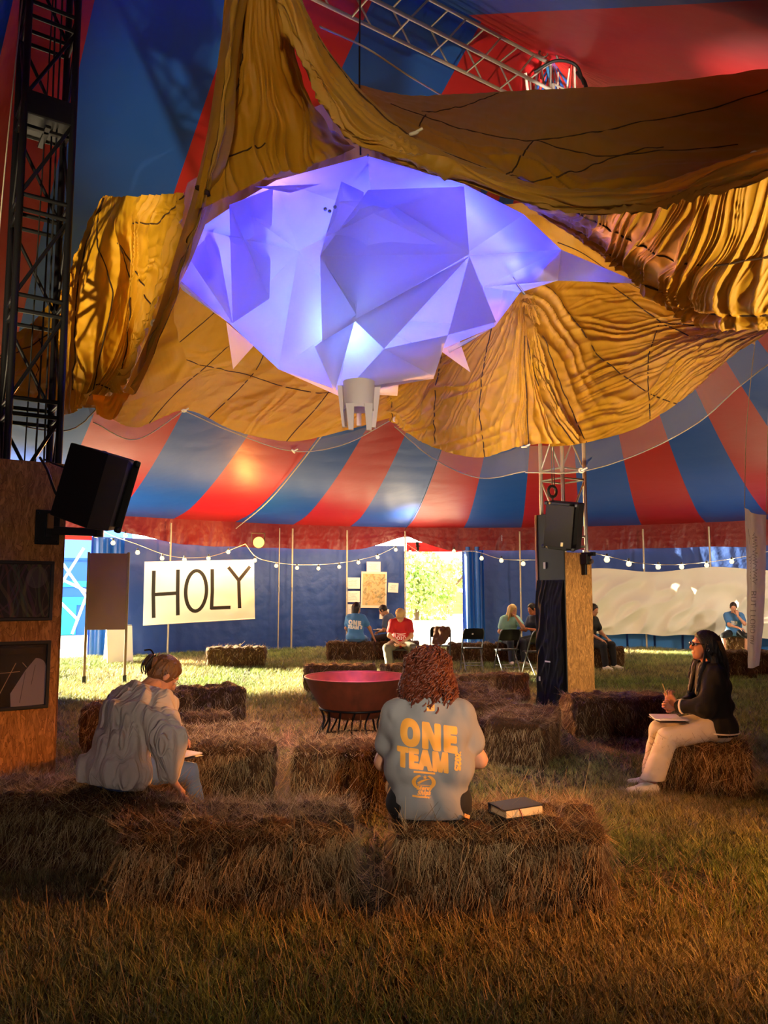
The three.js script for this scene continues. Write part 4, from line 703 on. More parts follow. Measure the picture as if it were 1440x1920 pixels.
bale('hay bale directly behind the left rim of the bowl', -0.7, -12.6, R(-3), 1.2, 1800, { h: 0.44 });
bale('short hay bale behind the right rim of the bowl, before the red shirt', 0.35, -12.9, R(30), 0.8, 1400);
bale('bright-topped hay bale alone on the sunlit grass below the banner', -3.12, -16.6, R(5), 1.25, 1600, { big: 1.8, h: 0.44, w: 0.55 });
bale('far hay bale under the woman with long black hair', -0.75, -18.1, R(-6), 1.15, 1200, { big: 1.8, h: 0.45 });
bale('far hay bale under the reading man, behind the red shirt', 0.3, -18.3, R(3), 1.05, 1200, { big: 1.8, h: 0.45 });
bale('far hay bale behind the left folding chair of the pair', 1.95, -17.6, R(3), 1.1, 1200, { big: 1.8, h: 0.45 });
bale('far hay bale under the blonde woman, behind the folding chairs', 3.05, -17.6, R(-2), 1.1, 1200, { big: 1.8, h: 0.45 });
bale('far hay bale just right of the column, beside the person in black', 4.55, -16.5, R(18), 0.95, 1200, { big: 1.8, h: 0.45 });
bale('hay bale standing behind the hanging cloth strip at the right edge', 6.65, -14.7, R(-6), 1.3, 1500, { big: 1.6, h: 0.5 });
bale('far hay bale under the man before the white screen', 9.0, -20.0, R(-24), 0.9, 700, { big: 2, h: 0.46 });
// ---- loose straw on the ground inside the ring
const onFoot = (x, z, m = 0) => FOOT.some((f) => { const dx = x - f.x, dz = z - f.z; return Math.abs(dx * f.c - dz * f.s) < f.a + m && Math.abs(dx * f.s + dz * f.c) < f.b + m; });
{
  const n = 33000, inst = shadows(new THREE.InstancedMesh(strawGeo, strawMat, n)); inst.name = 'loose_straw'; inst.userData.kind = 'stuff'; tag(inst, 'loose straw scattered over the ground among the bales and grass', 'straw');
  const col = new THREE.Color(); let i = 0;
  while (i < 7000) { const z = -Math.sqrt(rr(1.7 * 1.7, 4.4 * 4.4)), x = -z * rr(-0.62, 0.62); if (onFoot(x, z, 0)) continue; const t = rr(0, 6.3); col.copy(STRAW[(rnd() * 5) | 0]).multiplyScalar(rr(0.5, 1.25)); putStalk(inst, i++, V(x, groundY(x, z) + 0.004, z), V(Math.cos(t), rr(0.1, 2.2), Math.sin(t)), V(0.1, 1, 0.2), rr(0.06, 0.16), rr(0.002, 0.004), col); }
  while (i < n) { const b = BARE[(rnd() * BARE.length) | 0], a = rr(0, 6.3), r = b[2] * Math.sqrt(rnd()) * 1.1, x = b[0] + r * Math.cos(a), z = b[1] + r * Math.sin(a); if (onFoot(x, z, -0.05) || z > -2.8) { if (rnd() < 0.02) { } continue; } const t = rr(0, 6.3); col.copy(STRAW[(rnd() * 5) | 0]).multiplyScalar(rr(0.5, 1.05)); putStalk(inst, i++, V(x, groundY(x, z) + 0.004, z), V(Math.cos(t), rr(0.02, 0.5), Math.sin(t)), V(0, 1, 0), rr(0.05, 0.16), rr(0.003, 0.005), col); }
  scene.add(inst);
}
// ---- grass
{
  const P = [], I = []; // a tuft of bent blades
  for (let b = 0; b < 7; b++) { const a = b * 2.4 + 0.3, rad = 0.018 + 0.012 * (b % 3), h = 0.7 + 0.3 * ((b * 37) % 10) / 10, lean = 0.25 + 0.3 * ((b * 53) % 10) / 10, w = 0.022, c = Math.cos(a), s = Math.sin(a), k = P.length / 3; for (let j = 0; j <= 3; j++) { const t = j / 3, out = rad + lean * t * t, ww = w * (1 - t) + 0.004; P.push(c * out - s * ww, h * t * (1 - 0.15 * t), s * out + c * ww, c * out + s * ww, h * t * (1 - 0.15 * t), s * out - c * ww); } for (let j = 0; j < 3; j++) { const q = k + j * 2; I.push(q, q + 1, q + 2, q + 1, q + 3, q + 2); } }
  const g = new THREE.BufferGeometry(); g.setAttribute('position', new THREE.Float32BufferAttribute(P, 3)); g.setIndex(I); g.computeVertexNormals();
  const mat = new THREE.MeshPhysicalMaterial({ color: '#ffffff', roughness: 0.75, side: THREE.DoubleSide, transmission: 0.2, thickness: 0 });
  const list = [], col = new THREE.Color();
  const add = (n, d0, d1, hgt) => { let k = 0, guard = 0; while (k < n && guard++ < n * 6) { const d = Math.sqrt(rr(d0 * d0, d1 * d1)), x = rr(-0.62, 0.62) * d * 1.05, z = -d; if (!inside(x, z, 0.02) || onFoot(x, z, -0.03)) continue; const hs = hayShare(x, z); if (rnd() < hs * 1.05) continue; list.push([x, z, hgt * rr(0.55, 1.3) * (1 - 0.4 * hs), hs]); k++; } };
  add(15000, 1.7, 4.2, 0.10); add(32000, 4.2, 8.5, 0.09); add(34000, 8.5, 14, 0.09); add(36000, 14, 24, 0.11);
  const inst = shadows(new THREE.InstancedMesh(g, mat, list.length)); inst.name = 'grass'; inst.userData.kind = 'stuff'; tag(inst, 'short rough grass covering the floor of the tent', 'grass');
  list.forEach(([x, z, h, hs], i) => {
    const a = rr(0, 6.3), s = h * rr(0.8, 1.5), t = clamp(0.5 + 0.9 * noise(x * 1.1, z * 1.1, 3) + rr(-0.3, 0.3), 0, 1), dry = clamp(0.42 + 0.9 * noise(x * 0.55 + 9, z * 0.55, 8) + rr(-0.3, 0.3), 0, 1);
    e1.set(Math.cos(a) * s, 0, Math.sin(a) * s); e3.set(-Math.sin(a) * s, 0, Math.cos(a) * s); e2.set(h * rr(-0.35, 0.35), h, h * rr(-0.35, 0.35));
    mtx.makeBasis(e1, e2, e3).setPosition(x, groundY(x, z) - 0.004, z); inst.setMatrixAt(i, mtx);
    col.setRGB(lerp(0.17 + 0.12 * t, 0.52 + 0.16 * t, dry), lerp(0.26 + 0.14 * t, 0.40 + 0.14 * t, dry), lerp(0.06, 0.20, dry)); inst.setColorAt(i, col.multiplyScalar(rr(0.25, 1.2)));
  });
  scene.add(inst);
}
// ================================================================ the big bowl on its wire stand
{
  const o = thing('fire_bowl', 'wide rusty metal bowl on a wire stand in the middle of the bales', 'bowl', [-0.3, 0, -8.62]);
  const V2 = (x, y) => new THREE.Vector2(x, y), prof = [V2(0.0, 0.22), V2(0.18, 0.225), V2(0.3, 0.25), V2(0.4, 0.35), V2(0.5, 0.52), V2(0.565, 0.655), V2(0.572, 0.668), V2(0.562, 0.672), V2(0.55, 0.655), V2(0.485, 0.525), V2(0.385, 0.36), V2(0.29, 0.265), V2(0.18, 0.24), V2(0.0, 0.236)];
  const rust = dataTex(256, (u, v) => { const k = clamp(0.5 + 0.6 * tile((x, y) => fbm(x, y, 3), u, v, 8), 0, 1); return [lerp(0.36, 0.55, k), lerp(0.2, 0.28, k), lerp(0.14, 0.17, k)]; }, true);
  part('basin', new THREE.LatheGeometry(prof, 72), std('#ffffff', 0.55, { map: rep(rust, 4, 2), metalness: 0.25, side: THREE.DoubleSide, bumpMap: rep(rust, 4, 2), bumpScale: 0.003 }), o);
  part('rim', new THREE.TorusGeometry(0.567, 0.009, 8, 80).rotateX(Math.PI / 2).translate(0, 0.668, 0), std('#6d3c2a', 0.5, { metalness: 0.3 }), o);
  part('stand_ring', [new THREE.TorusGeometry(0.4, 0.012, 8, 60).rotateX(Math.PI / 2).translate(0, 0.34, 0), new THREE.TorusGeometry(0.46, 0.01, 8, 60).rotateX(Math.PI / 2).translate(0, 0.012, 0)], M.darkSteel, o);
  for (let k = 0; k < 16; k++) { const a = k / 16 * 6.283; part('leg', pipe([V(0.4 * Math.cos(a), 0.34, 0.4 * Math.sin(a)), V(0.36 * Math.cos(a + 0.1), 0.2, 0.36 * Math.sin(a + 0.1)), V(0.46 * Math.cos(a + 0.05), 0.01, 0.46 * Math.sin(a + 0.05))], 0.011, 6, 10), M.darkSteel, o); }
}
// ================================================================ folding chairs
function chair(label, x, z, turn) {
  const o = thing('folding_chair', label, 'chair', [x, 0, z], turn, 'black folding chairs before the doorway');
  const t = 0.012, blk = std('#141315', 0.4);
  for (const s of [-1, 1]) {
    part('front_leg', pipe([V(s * 0.21, 0.01, 0.26), V(s * 0.205, 0.44, 0.06), V(s * 0.2, 0.82, -0.17), V(s * 0.17, 0.86, -0.19)], t, 7, 20), M.steel, o);
    part('rear_leg', rod(V(s * 0.18, 0.01, -0.2), V(s * 0.185, 0.45, 0.16), t, 7), M.steel, o);
  }
  const sh = sheet([[V(-0.205, 0.64, -0.055), V(0, 0.635, -0.085), V(0.205, 0.64, -0.055)], [V(-0.215, 0.74, -0.115), V(0, 0.735, -0.15), V(0.215, 0.74, -0.115)], [V(-0.18, 0.85, -0.175), V(0, 0.86, -0.205), V(0.18, 0.85, -0.175)]], 16, 8);
  part('backrest', [sh, sh.clone().translate(0, 0.004, -0.016)], std('#141315', 0.4, { side: THREE.DoubleSide }), o);
  part('seat', bx(0.38, 0.03, 0.38, 0, 0.45, 0.08, R(3), 0, 0, 0.014), blk, o);
  part('cross_bar', [rod(V(-0.205, 0.14, 0.2), V(0.205, 0.14, 0.2), 0.009), rod(V(-0.18, 0.12, -0.11), V(0.18, 0.12, -0.11), 0.009)], M.steel, o);
  return o;
}
const ch1 = chair('left of the two whole folding chairs, a pale sticker on its back', 1.8, -15.9, R(184));
part('sticker', bx(0.035, 0.035, 0.004, 0.03, 0.75, -0.178, R(-30)), std('#e8e4da', 0.7), ch1);
chair('right of the two whole folding chairs, just left of the column', 2.45, -15.5, R(192));
chair('folding chair half hidden by the black-draped column', 2.95, -15.0, R(200));
chair('backlit folding chair standing in front of the bright doorway', 1.2, -16.6, R(176));
tag(part('brown_coat', sheet([[V(1.03, 0.87, -16.42), V(1.2, 0.88, -16.3), V(1.38, 0.87, -16.32)], [V(1.02, 0.7, -16.22), V(1.2, 0.7, -16.18), V(1.36, 0.7, -16.22)], [V(0.99, 0.52, -16.16), V(1.16, 0.5, -16.12), V(1.27, 0.53, -16.18)]], 24, 24, (u, v) => 0.03 * noise(u * 6, v * 4, 1)), cloth('#5a3a22'), scene), 'brown coat hung over the backlit folding chair', 'coat');
chair('folding chair under the person in the red shirt', 0.36, -15.85, R(-8));
// ================================================================ banners, boards and papers
const painted = (w, h, draw) => canvasTex(w, h, draw);
{
  const w = onWall(374, 0.35), a = at(271, 1054, 18.6), b = at(476, 1050, 19.6), c = at(478, 1160, 19.6), d = at(268, 1172, 18.6);
  const tex = painted(1024, 580, (x, W, H) => { x.fillStyle = '#efe7dc'; x.fillRect(0, 0, W, H); x.strokeStyle = '#1b1712'; x.lineCap = 'butt'; x.lineWidth = 33; const ln = (...p) => { x.beginPath(); x.moveTo(p[0], p[1]); for (let i = 2; i < p.length; i += 2) x.lineTo(p[i], p[i + 1]); x.stroke(); }; ln(85, 82, 84, 300, 92, 520); ln(302, 78, 300, 300, 306, 508); ln(92, 305, 300, 300); x.beginPath(); x.ellipse(468, 285, 96, 192, 0.03, 0, 6.3); x.stroke(); ln(620, 80, 618, 300, 612, 468); ln(604, 456, 792, 458); ln(774, 66, 872, 196, 878, 470); ln(985, 62, 872, 200); });
  const o = thing('banner', 'white cloth banner with HOLY painted in big black letters', 'banner');
  part('cloth', sheet([[a, a.clone().lerp(b, 0.5), b], [a.clone().lerp(d, 0.5), a.clone().lerp(c, 0.5), b.clone().lerp(c, 0.5)], [d, d.clone().lerp(c, 0.5), c]], 50, 24, (u, v) => 0.02 * noise(u * 6, v * 4, 2)), null, o);
  const m = o.children[0], g = m.geometry, uv = g.attributes.uv; for (let i = 0; i < uv.count; i++) uv.setXY(i, (i % 51) / 50, 1 - ((i / 51) | 0) / 24);
  m.material = std('#ffffff', 0.85, { map: tex, side: THREE.DoubleSide });
  part('hem', [rod(a, b, 0.014), rod(d, c, 0.014)], std('#efe7dc', 0.85), o);
}
{ // tall board on two posts
  const o = thing('notice_board', 'tall blank brown panel on two thin posts left of the banner', 'board', [-4.8, 0, -13.5], R(12));
  part('panel', bx(0.62, 1.32, 0.03, 0, 1.62 - 0.02, 0), std('#8c6552', 0.6, { bumpMap: rep(crumple, 1), bumpScale: 0.002 }), o);
  for (const s of [-1, 1]) part('post', bx(0.04, 2.28, 0.045, s * 0.33, 1.14, 0), std('#8f7355', 0.75), o);
  part('foot', [bx(0.06, 0.16, 0.06, -0.33, 0.08, 0), bx(0.06, 0.16, 0.06, 0.33, 0.08, 0)], M.black, o);
}
{ // white A-frame sign by the side door
  const o = thing('a_frame_sign', 'white A-frame sign standing on the grass behind the tall board', 'sign', [-6.0, 0, -17.7], R(28));
  part('front_panel', moved(bx(0.55, 0.85, 0.02), 0, 0.42, 0.16, R(-18)), std('#f5f3ee', 0.5), o);
  part('rear_panel', moved(bx(0.55, 0.85, 0.02), 0, 0.42, -0.16, R(18)), std('#f5f3ee', 0.5), o);
  part('hinge', rod(V(-0.27, 0.83, 0), V(0.27, 0.83, 0), 0.02), M.steel, o);
}
{ // papers pinned on the wall
  const scrib = (seed0) => painted(256, 200, (c, w, h) => { c.fillStyle = '#f3ddd0'; c.fillRect(0, 0, w, h); c.strokeStyle = 'rgba(110,90,90,0.55)'; c.lineWidth = 5; for (let j = 0; j < 5; j++) { let x = 40 + 20 * ((seed0 + j) % 3); c.beginPath(); c.moveTo(x, 50 + j * 24); while (x < 200 - 12 * ((seed0 * j) % 4)) { x += 9; c.lineTo(x, 50 + j * 24 + 5 * Math.sin(x * 1.7 + seed0)); } c.stroke(); } });
  const mapT = painted(512, 720, (c, w, h) => { c.fillStyle = '#e0cdb4'; c.fillRect(0, 0, w, h); c.fillStyle = '#c9a878'; c.fillRect(34, 40, w - 68, h - 90); for (let i = 0; i < 90; i++) { const t = rnd(); c.fillStyle = t < 0.4 ? 'rgba(150,120,70,0.5)' : t < 0.75 ? 'rgba(122,118,92,0.45)' : 'rgba(200,160,90,0.6)'; c.beginPath(); c.ellipse(rr(50, w - 50), rr(60, h - 70), rr(10, 60), rr(6, 26), rr(0, 3), 0, 7); c.fill(); } c.strokeStyle = 'rgba(90,70,50,0.6)'; c.lineWidth = 3; for (let i = 0; i < 16; i++) { let x = rr(40, w - 40), y = rr(50, h - 60); c.beginPath(); c.moveTo(x, y); for (let k = 0; k < 6; k++) { x = clamp(x + rr(-60, 60), 36, w - 36); y = clamp(y + rr(-60, 60), 42, h - 52); c.lineTo(x, y); } c.stroke(); } });
  const sheetOn = (px0, py0, px1, py1, label, name, tex, cat = 'paper', rot = 0, thick = 0.004, group) => {
    const q = onWall((px0 + px1) / 2, 0.16), d = -q.p.z, A = at(px0, py0, d), B = at(px1, py1, d), o = part(name, bx(Math.abs(B.x - A.x) * 0.98, Math.abs(A.y - B.y), thick, 0, 0, 0, 0, 0, 0, 0.001), null, scene);
    const g = o.geometry, p = g.attributes.position, uv = g.attributes.uv, W = Math.abs(B.x - A.x), H = Math.abs(A.y - B.y); for (let i = 0; i < uv.count; i++) uv.setXY(i, p.getX(i) / W + 0.5, p.getY(i) / H + 0.5);
    o.material = std('#ffffff', 0.85, { map: tex }); o.position.set(q.p.x, (A.y + B.y) / 2, q.p.z); o.rotation.set(0, q.turn, rot, 'YXZ'); tag(o, label, cat, group);
  };
  sheetOn(674, 1072, 724, 1140, 'large tan map poster pinned in the middle of the papers', 'map_poster', mapT, 'poster', R(-1), 0.006);
  sheetOn(685, 1053, 712, 1073, 'small paper pinned above the map poster', 'paper', scrib(1));
  sheetOn(647, 1083, 673, 1104, 'top one of the three papers left of the map poster', 'paper', scrib(2));
  sheetOn(647, 1108, 673, 1129, 'middle one of the three papers left of the map poster', 'paper', scrib(3));
  sheetOn(648, 1133, 672, 1154, 'lowest of the three papers left of the map poster, behind the black hair', 'paper', scrib(4));
  sheetOn(725, 1093, 745, 1111, 'small crooked paper right of the map poster', 'paper', scrib(5), 'paper', R(-3));
  sheetOn(709, 1142, 727, 1161, 'paper low right of the map, behind the reading man', 'paper', scrib(6), 'paper', R(-4));
}
{ // long white screen along the right wall
  const rows = [], n = 12, s0 = ringAt(1074), s1 = ringAt(1500); for (let j = 0; j <= 3; j++) { const r = []; for (let k = 0; k <= n; k++) { const q = ring(lerp(s0, s1, k / n)).p(RAD - 0.44); q.y = lerp(2.2 + 0.06 * Math.sin(k), 0.42 + 0.03 * Math.sin(k * 2.2), j / 3); r.push(q); } rows.push(r); }
  tag(part('white_screen', sheet(rows, 130, 50, (u, v) => 0.19 * ridged(u * 7 + v * 2.2, v * 1.6 - u * 3, 5) * sstep(v, 0.05, 0.35) * (1 - 0.5 * sstep(v, 0.85, 1)) + 0.05 * noise(u * 17 + v * 3, v * 4, 2)), std('#e2dccd', 0.8, { side: THREE.DoubleSide }), scene), 'long wrinkled white sheet hung along the right side wall', 'sheet');
  const base = thing('wall_base', 'low row of blue panels under the white sheet', 'panel'); const col = std('#2f74b8', 0.5);
  for (let k = 0; k < 8; k++) { const a = ring(lerp(s0, s1, k / 8) + 0.03).p(RAD - 0.04), b = ring(lerp(s0, s1, (k + 1) / 8) - 0.03).p(RAD - 0.04), m = a.clone().lerp(b, 0.5); part('panel', moved(bx(a.distanceTo(b), 0.44, 0.04, 0, 0.22, 0), m.x, 0, m.z, 0, Math.atan2(-(b.z - a.z), b.x - a.x)), col, base); }
}
{ // hanging cloth strip with handwriting
  const tex = painted(256, 1600, (c, w, h) => { c.fillStyle = '#ece6da'; c.fillRect(0, 0, w, h); c.strokeStyle = 'rgba(90,80,72,0.7)'; c.fillStyle = 'rgba(95,86,78,0.65)'; c.lineWidth = 4; c.beginPath(); c.moveTo(28, 190); c.lineTo(50, 420); c.moveTo(40, 250); c.quadraticCurveTo(110, 300, 86, 380); c.stroke(); let y = 430; c.beginPath(); c.moveTo(60, y); while (y < 760) { y += 14; c.lineTo(58 + 26 * Math.sin(y * 0.23) + 8 * Math.sin(y * 0.71), y); } c.stroke(); y = 200; c.beginPath(); c.moveTo(130, y); while (y < 700) { y += 15; c.lineTo(134 + 24 * Math.sin(y * 0.19) + 12 * Math.sin(y * 0.57), y); } c.stroke(); c.save(); c.translate(92, 760); c.rotate(Math.PI / 2); c.font = '80px sans-serif'; c.fillText('BUT I LORD my', 0, 0); c.restore(); });
  const g = sheet([[at(1396, 952, 11), at(1412, 962, 11), at(1437, 966, 10.9)], [at(1399, 1060, 11), at(1415, 1060, 11.05), at(1436, 1060, 10.9)], [at(1399, 1170, 11), at(1413, 1170, 11.06), at(1431, 1170, 10.95)], [at(1400, 1252, 11), at(1412, 1253, 11.05), at(1423, 1248, 11)]], 24, 90, (u, v) => 0.03 * Math.sin(u * 9 + v) * (1 - v * 0.3) + 0.01 * noise(u * 8, v * 14, 2));
  const uv = g.attributes.uv; for (let i = 0; i < uv.count; i++) uv.setXY(i, (i % 25) / 24, 1 - ((i / 25) | 0) / 90);
  tag(part('cloth_strip', g, new THREE.MeshPhysicalMaterial({ color: '#ffffff', roughness: 0.9, map: tex, side: THREE.DoubleSide, transmission: 0.2, thickness: 0 }), scene), 'tall narrow white cloth strip with faint handwriting, hung at the right edge', 'banner');
  rope('thin line holding up the handwritten cloth strip', [at(1396, 953, 11), at(1400, 800, 11.5), at(1420, 600, 12.2)], 0.006);
  rope('second thin line holding up the handwritten cloth strip', [at(1437, 967, 10.9), at(1440, 800, 11.4), at(1450, 620, 12.1)], 0.006);
}
// ================================================================ festoon lights
{
  const bulbMat = new THREE.MeshStandardMaterial({ color: '#3a2c18', emissive: new THREE.Color(1, 0.78, 0.36), emissiveIntensity: 2.2, roughness: 0.3 });
  const bulbGeo = new THREE.LatheGeometry([[0.0, -0.062], [0.03, -0.055], [0.046, -0.03], [0.048, -0.005], [0.036, 0.025], [0.02, 0.042]].map(([x, y]) => new THREE.Vector2(x, y)), 16), capGeo = new THREE.CylinderGeometry(0.02, 0.022, 0.05, 10).translate(0, 0.064, 0);
  function festoon(label, pts, bulbs) {
    const o = thing('string_lights', label, 'lights', [0, 0, 0], 0, 'festoon lights along the side wall');
    const P = pts.map(([x, y, d]) => at(x, y, d)); part('cable', pipe(P, 0.0065, 6, 60), std('#cfc4ae', 0.7), o);
    for (const [x, y, d] of bulbs) { const q = at(x, y, d), b = part('bulb', bulbGeo, bulbMat, o); b.position.copy(q); part('socket', capGeo, M.black, b); const l = new THREE.PointLight(new THREE.Color(1, 0.74, 0.42), 2.3); l.position.set(0, -0.01, 0); l.castShadow = true; l.shadow.radius = 2; b.add(l); }
  }
  festoon('string of warm bulbs sagging from the side door to the orange lamp', [[176, 985, 16.6], [210, 1004, 17], [256, 1020, 17.4], [310, 1040, 17.8], [350, 1046, 18.2], [400, 1042, 18.6], [460, 1020, 19]],
    [[180, 1003, 16.7], [212, 1017, 17], [258, 1035, 17.4], [304, 1046, 17.8], [346, 1049, 18.2], [391, 1046, 18.6], [428, 1034, 18.8], [235, 1003, 17.4]]);
  festoon('string of warm bulbs from the orange lamp up to the doorway pole', [[460, 1020, 19.2], [480, 1044, 19.4], [520, 1055, 19.8], [570, 1059, 20.4], [640, 1055, 21], [710, 1040, 21.4], [757, 1016, 21.6]],
    [[478, 1050, 19.4], [518, 1060, 19.8], [557, 1064, 20.2], [597, 1065, 20.6], [636, 1062, 21], [672, 1054, 21.2], [708, 1044, 21.4], [742, 1030, 21.5]]);
  festoon('string of warm bulbs crossing the doorway toward the right mast', [[757, 1016, 21.6], [790, 1036, 21], [840, 1036, 20], [890, 1034, 19], [940, 1048, 18], [1004, 1050, 17]],
    [[769, 1034, 21.3], [851, 1033, 19.8], [903, 1046, 18.8], [940, 1050, 18], [981, 1056, 17.4]]);
  festoon('string of warm bulbs sagging from the right mast across the white sheet', [[1092, 1032, 12], [1140, 1043, 13.2], [1200, 1056, 14.6], [1280, 1058, 16.4], [1370, 1048, 17.6], [1460, 1030, 18.4]],
    [[1098, 1036, 12], [1138, 1048, 13.2], [1179, 1056, 14.2], [1234, 1062, 15.4], [1278, 1062, 16.4], [1325, 1059, 17], [1372, 1052, 17.6], [1420, 1042, 18]]);
}
// ================================================================ what stands outside the openings
function tree(label, x, z, h, r, n, tone) {
  const o = thing('tree', label, 'tree', [x, -0.06, z]);
  part('trunk', [pipe([V(0, 0, 0), V(0.1, h * 0.3, 0), V(0, h * 0.6, 0.1)], h * 0.035, 7, 12), rod(V(0.05, h * 0.35, 0), V(r * 0.5, h * 0.65, 0.2), h * 0.018), rod(V(0.05, h * 0.4, 0), V(-r * 0.5, h * 0.7, -0.2), h * 0.018)], std('#5a4430', 0.9), o);
  const lg = new THREE.BufferGeometry(); lg.setAttribute('position', new THREE.Float32BufferAttribute([0, 0, 0, 0.5, 0.5, 0.12, 0, 1, 0, -0.5, 0.5, 0.12], 3)); lg.setIndex([0, 1, 2, 0, 2, 3]); lg.computeVertexNormals();
  const inst = shadows(new THREE.InstancedMesh(lg, new THREE.MeshPhysicalMaterial({ color: '#ffffff', roughness: 0.7, side: THREE.DoubleSide, transmission: 0.3, thickness: 0 }), n)); inst.name = 'foliage'; inst.userData.kind = 'stuff';
  const c = new THREE.Color(), q = new THREE.Quaternion(), e = new THREE.Euler();
  const lobes = Array.from({ length: 9 }, () => [rr(-0.6, 0.6) * r, h * rr(0.2, 0.8), rr(-0.6, 0.6) * r, r * rr(0.35, 0.6)]);
  for (let i = 0; i < n; i++) { const l = lobes[(rnd() * 9) | 0], d = V(rr(-1, 1), rr(-1, 1), rr(-1, 1)).normalize().multiplyScalar(l[3] * Math.cbrt(rr(0.3, 1))); const s = rr(0.16, 0.34); mtx.compose(V(l[0], l[1], l[2]).add(d), q.setFromEuler(e.set(rr(0, 6), rr(0, 6), rr(0, 6))), V(s, s, s)); inst.setMatrixAt(i, mtx); c.setRGB(0.34 * tone + rr(0, 0.12), 0.46 * tone + rr(0, 0.14), 0.16); inst.setColorAt(i, c); }
  o.add(inst);
}
tree('leafy green tree seen through the bright doorway, nearest its left jamb', 1.9, -46, 4.4, 2.6, 5000, 1);
tree('smaller pale green tree right of the other one in the doorway', 4.3, -54, 4.2, 2.4, 4000, 1.25);
{
  const o = thing('hedge', 'low dry hedge along the field beyond the doorway', 'hedge', [4, -0.06, -60]);
  const g = new THREE.BoxGeometry(30, 1.7, 1.6, 90, 6, 5), p = g.attributes.position; for (let i = 0; i < p.count; i++) p.setXYZ(i, p.getX(i), (p.getY(i) + 0.85) * (1 + 0.3 * noise(p.getX(i) * 0.7, 3)), p.getZ(i) + 0.5 * noise(p.getX(i), p.getY(i), 5)); g.computeVertexNormals(); part('foliage', g, std('#a89a56', 0.95, { bumpMap: crumple, bumpScale: 0.1 }), o);
}
{
  const o = thing('marquee', 'blue tent with turquoise bands seen through the side opening', 'tent', [-14.2, -0.06, -29], R(24)); const T = std('#12c4c4', 0.6), B = std('#0d53c0', 0.6);
  part('wall', bx(9, 3.0, 0.2, 0, 1.5, 0), B, o); part('roof_slope', moved(bx(9.4, 0.12, 3.2), 0, 3.7, -1.2, R(30)), B, o);
  part('band', [bx(9.02, 0.22, 0.24, 0, 1.95, 0.03), bx(9.02, 0.3, 0.24, 0, 1.3, 0.03)], T, o); part('door_panel', bx(1.1, 1.15, 0.26, 2.0, 0.6, 0.04), T, o);
  for (const [a, b] of [[[0.1, 3.2], [2.6, 0.6]], [[2.7, 3.3], [1.0, 0.2]], [[-1.2, 2.6], [1.6, 1.0]], [[0.4, 2.9], [3.2, 1.5]], [[3.4, 3.2], [2.4, 0.1]], [[1.5, 3.4], [3.3, 0.8]], [[-0.6, 1.6], [0.9, 0.3]]]) part('stay_bar', rod(V(a[0], a[1], 0.8), V(b[0], b[1], 1.1), 0.05), std('#f4f2ee', 0.5), o);
}
// ================================================================ people
const skinTex = dataTex(128, (u, v) => 0.5 + 0.4 * tile((x, y) => fbm(x, y, 2), u, v, 20));
const skin = (c = '#c08a68') => new THREE.MeshPhysicalMaterial({ color: c, roughness: 0.55, bumpMap: rep(skinTex, 6), bumpScale: 0.0008 });
function headGeo(cell) { // face towards +z, origin in the middle of the head
  const p = [blob(V(0, 0.028, -0.018), [0.074, 0.09, 0.096]), blob(V(0, -0.035, 0.022), [0.058, 0.078, 0.066]), bone(V(-0.028, -0.085, 0.045), V(0.028, -0.085, 0.045), 0.026), bone(V(0, -0.1, 0.062), V(0, -0.098, 0.06), 0.02),
    bone(V(0, -0.06, -0.03), V(0, -0.17, -0.045), 0.052, 0.056), bone(V(0, 0.018, 0.078), V(0, -0.026, 0.104), 0.009, 0.0135), bone(V(-0.013, -0.03, 0.092), V(0.013, -0.03, 0.092), 0.009),
    bone(V(-0.036, 0.03, 0.068), V(0.036, 0.03, 0.068), 0.013), bone(V(-0.018, -0.058, 0.083), V(0.018, -0.058, 0.083), 0.0085), bone(V(-0.016, -0.069, 0.081), V(0.016, -0.069, 0.081), 0.0085)];
  p.slice(5).forEach((q) => { q.k = 0.012; });
  for (const s of [-1, 1]) { const c = blob(V(s * 0.032, 0.008, 0.088), [0.017, 0.012, 0.016]); c.sub = true; c.k = 0.01; p.push(c); const e = blob(V(s * 0.077, -0.005, -0.012), [0.012, 0.032, 0.02]); e.k = 0.01; p.push(e); const b = bone(V(s * 0.033, 0.005, 0.067), V(s * 0.033, 0.0051, 0.067), 0.0145); b.k = 0.004; p.push(b); }
  return bodyMesh(p, cell, 0.03);
}
function handGeo(curl, cell, side) { // wrist at the origin, fingers along +x, palm towards -y, thumb towards +z * side
  const p = [bone(V(-0.03, 0, 0), V(0.01, 0, 0), 0.024, 0.022)];
  for (let f = 0; f < 4; f++) {
    const z = side * (0.031 - f * 0.0205), L = [0.042, 0.047, 0.043, 0.034][f]; let q = V(0.085 - Math.abs(f - 1.2) * 0.004, 0.002, z), a = 0.15;
    p.push(bone(V(0.012, 0, z * 0.65), q.clone(), 0.0145, 0.0115));
    for (let k = 0; k < 3; k++) { a += curl * (0.75 + 0.12 * f) * (k === 0 ? 0.8 : 1); const l = L * [1, 0.68, 0.5][k], n = q.clone().add(V(Math.cos(a) * l, -Math.sin(a) * l, z * 0.04)); const b = bone(q, n, 0.0095 - k * 0.0012, 0.0088 - k * 0.0012); b.k = 0.006; p.push(b); q = n; }
  }
  let q = V(0.022, -0.004, side * 0.028); for (let k = 0; k < 3; k++) { const n = q.clone().add(V([0.026, 0.024, 0.02][k], -0.008 - curl * 0.014 * k, side * [0.024, 0.011, 0.002][k])); const b = bone(q, n, 0.0125 - k * 0.0018, 0.011 - k * 0.0018); b.k = k ? 0.006 : 0.014; p.push(b); q = n; }
  return bodyMesh(p, cell, 0.014);
}
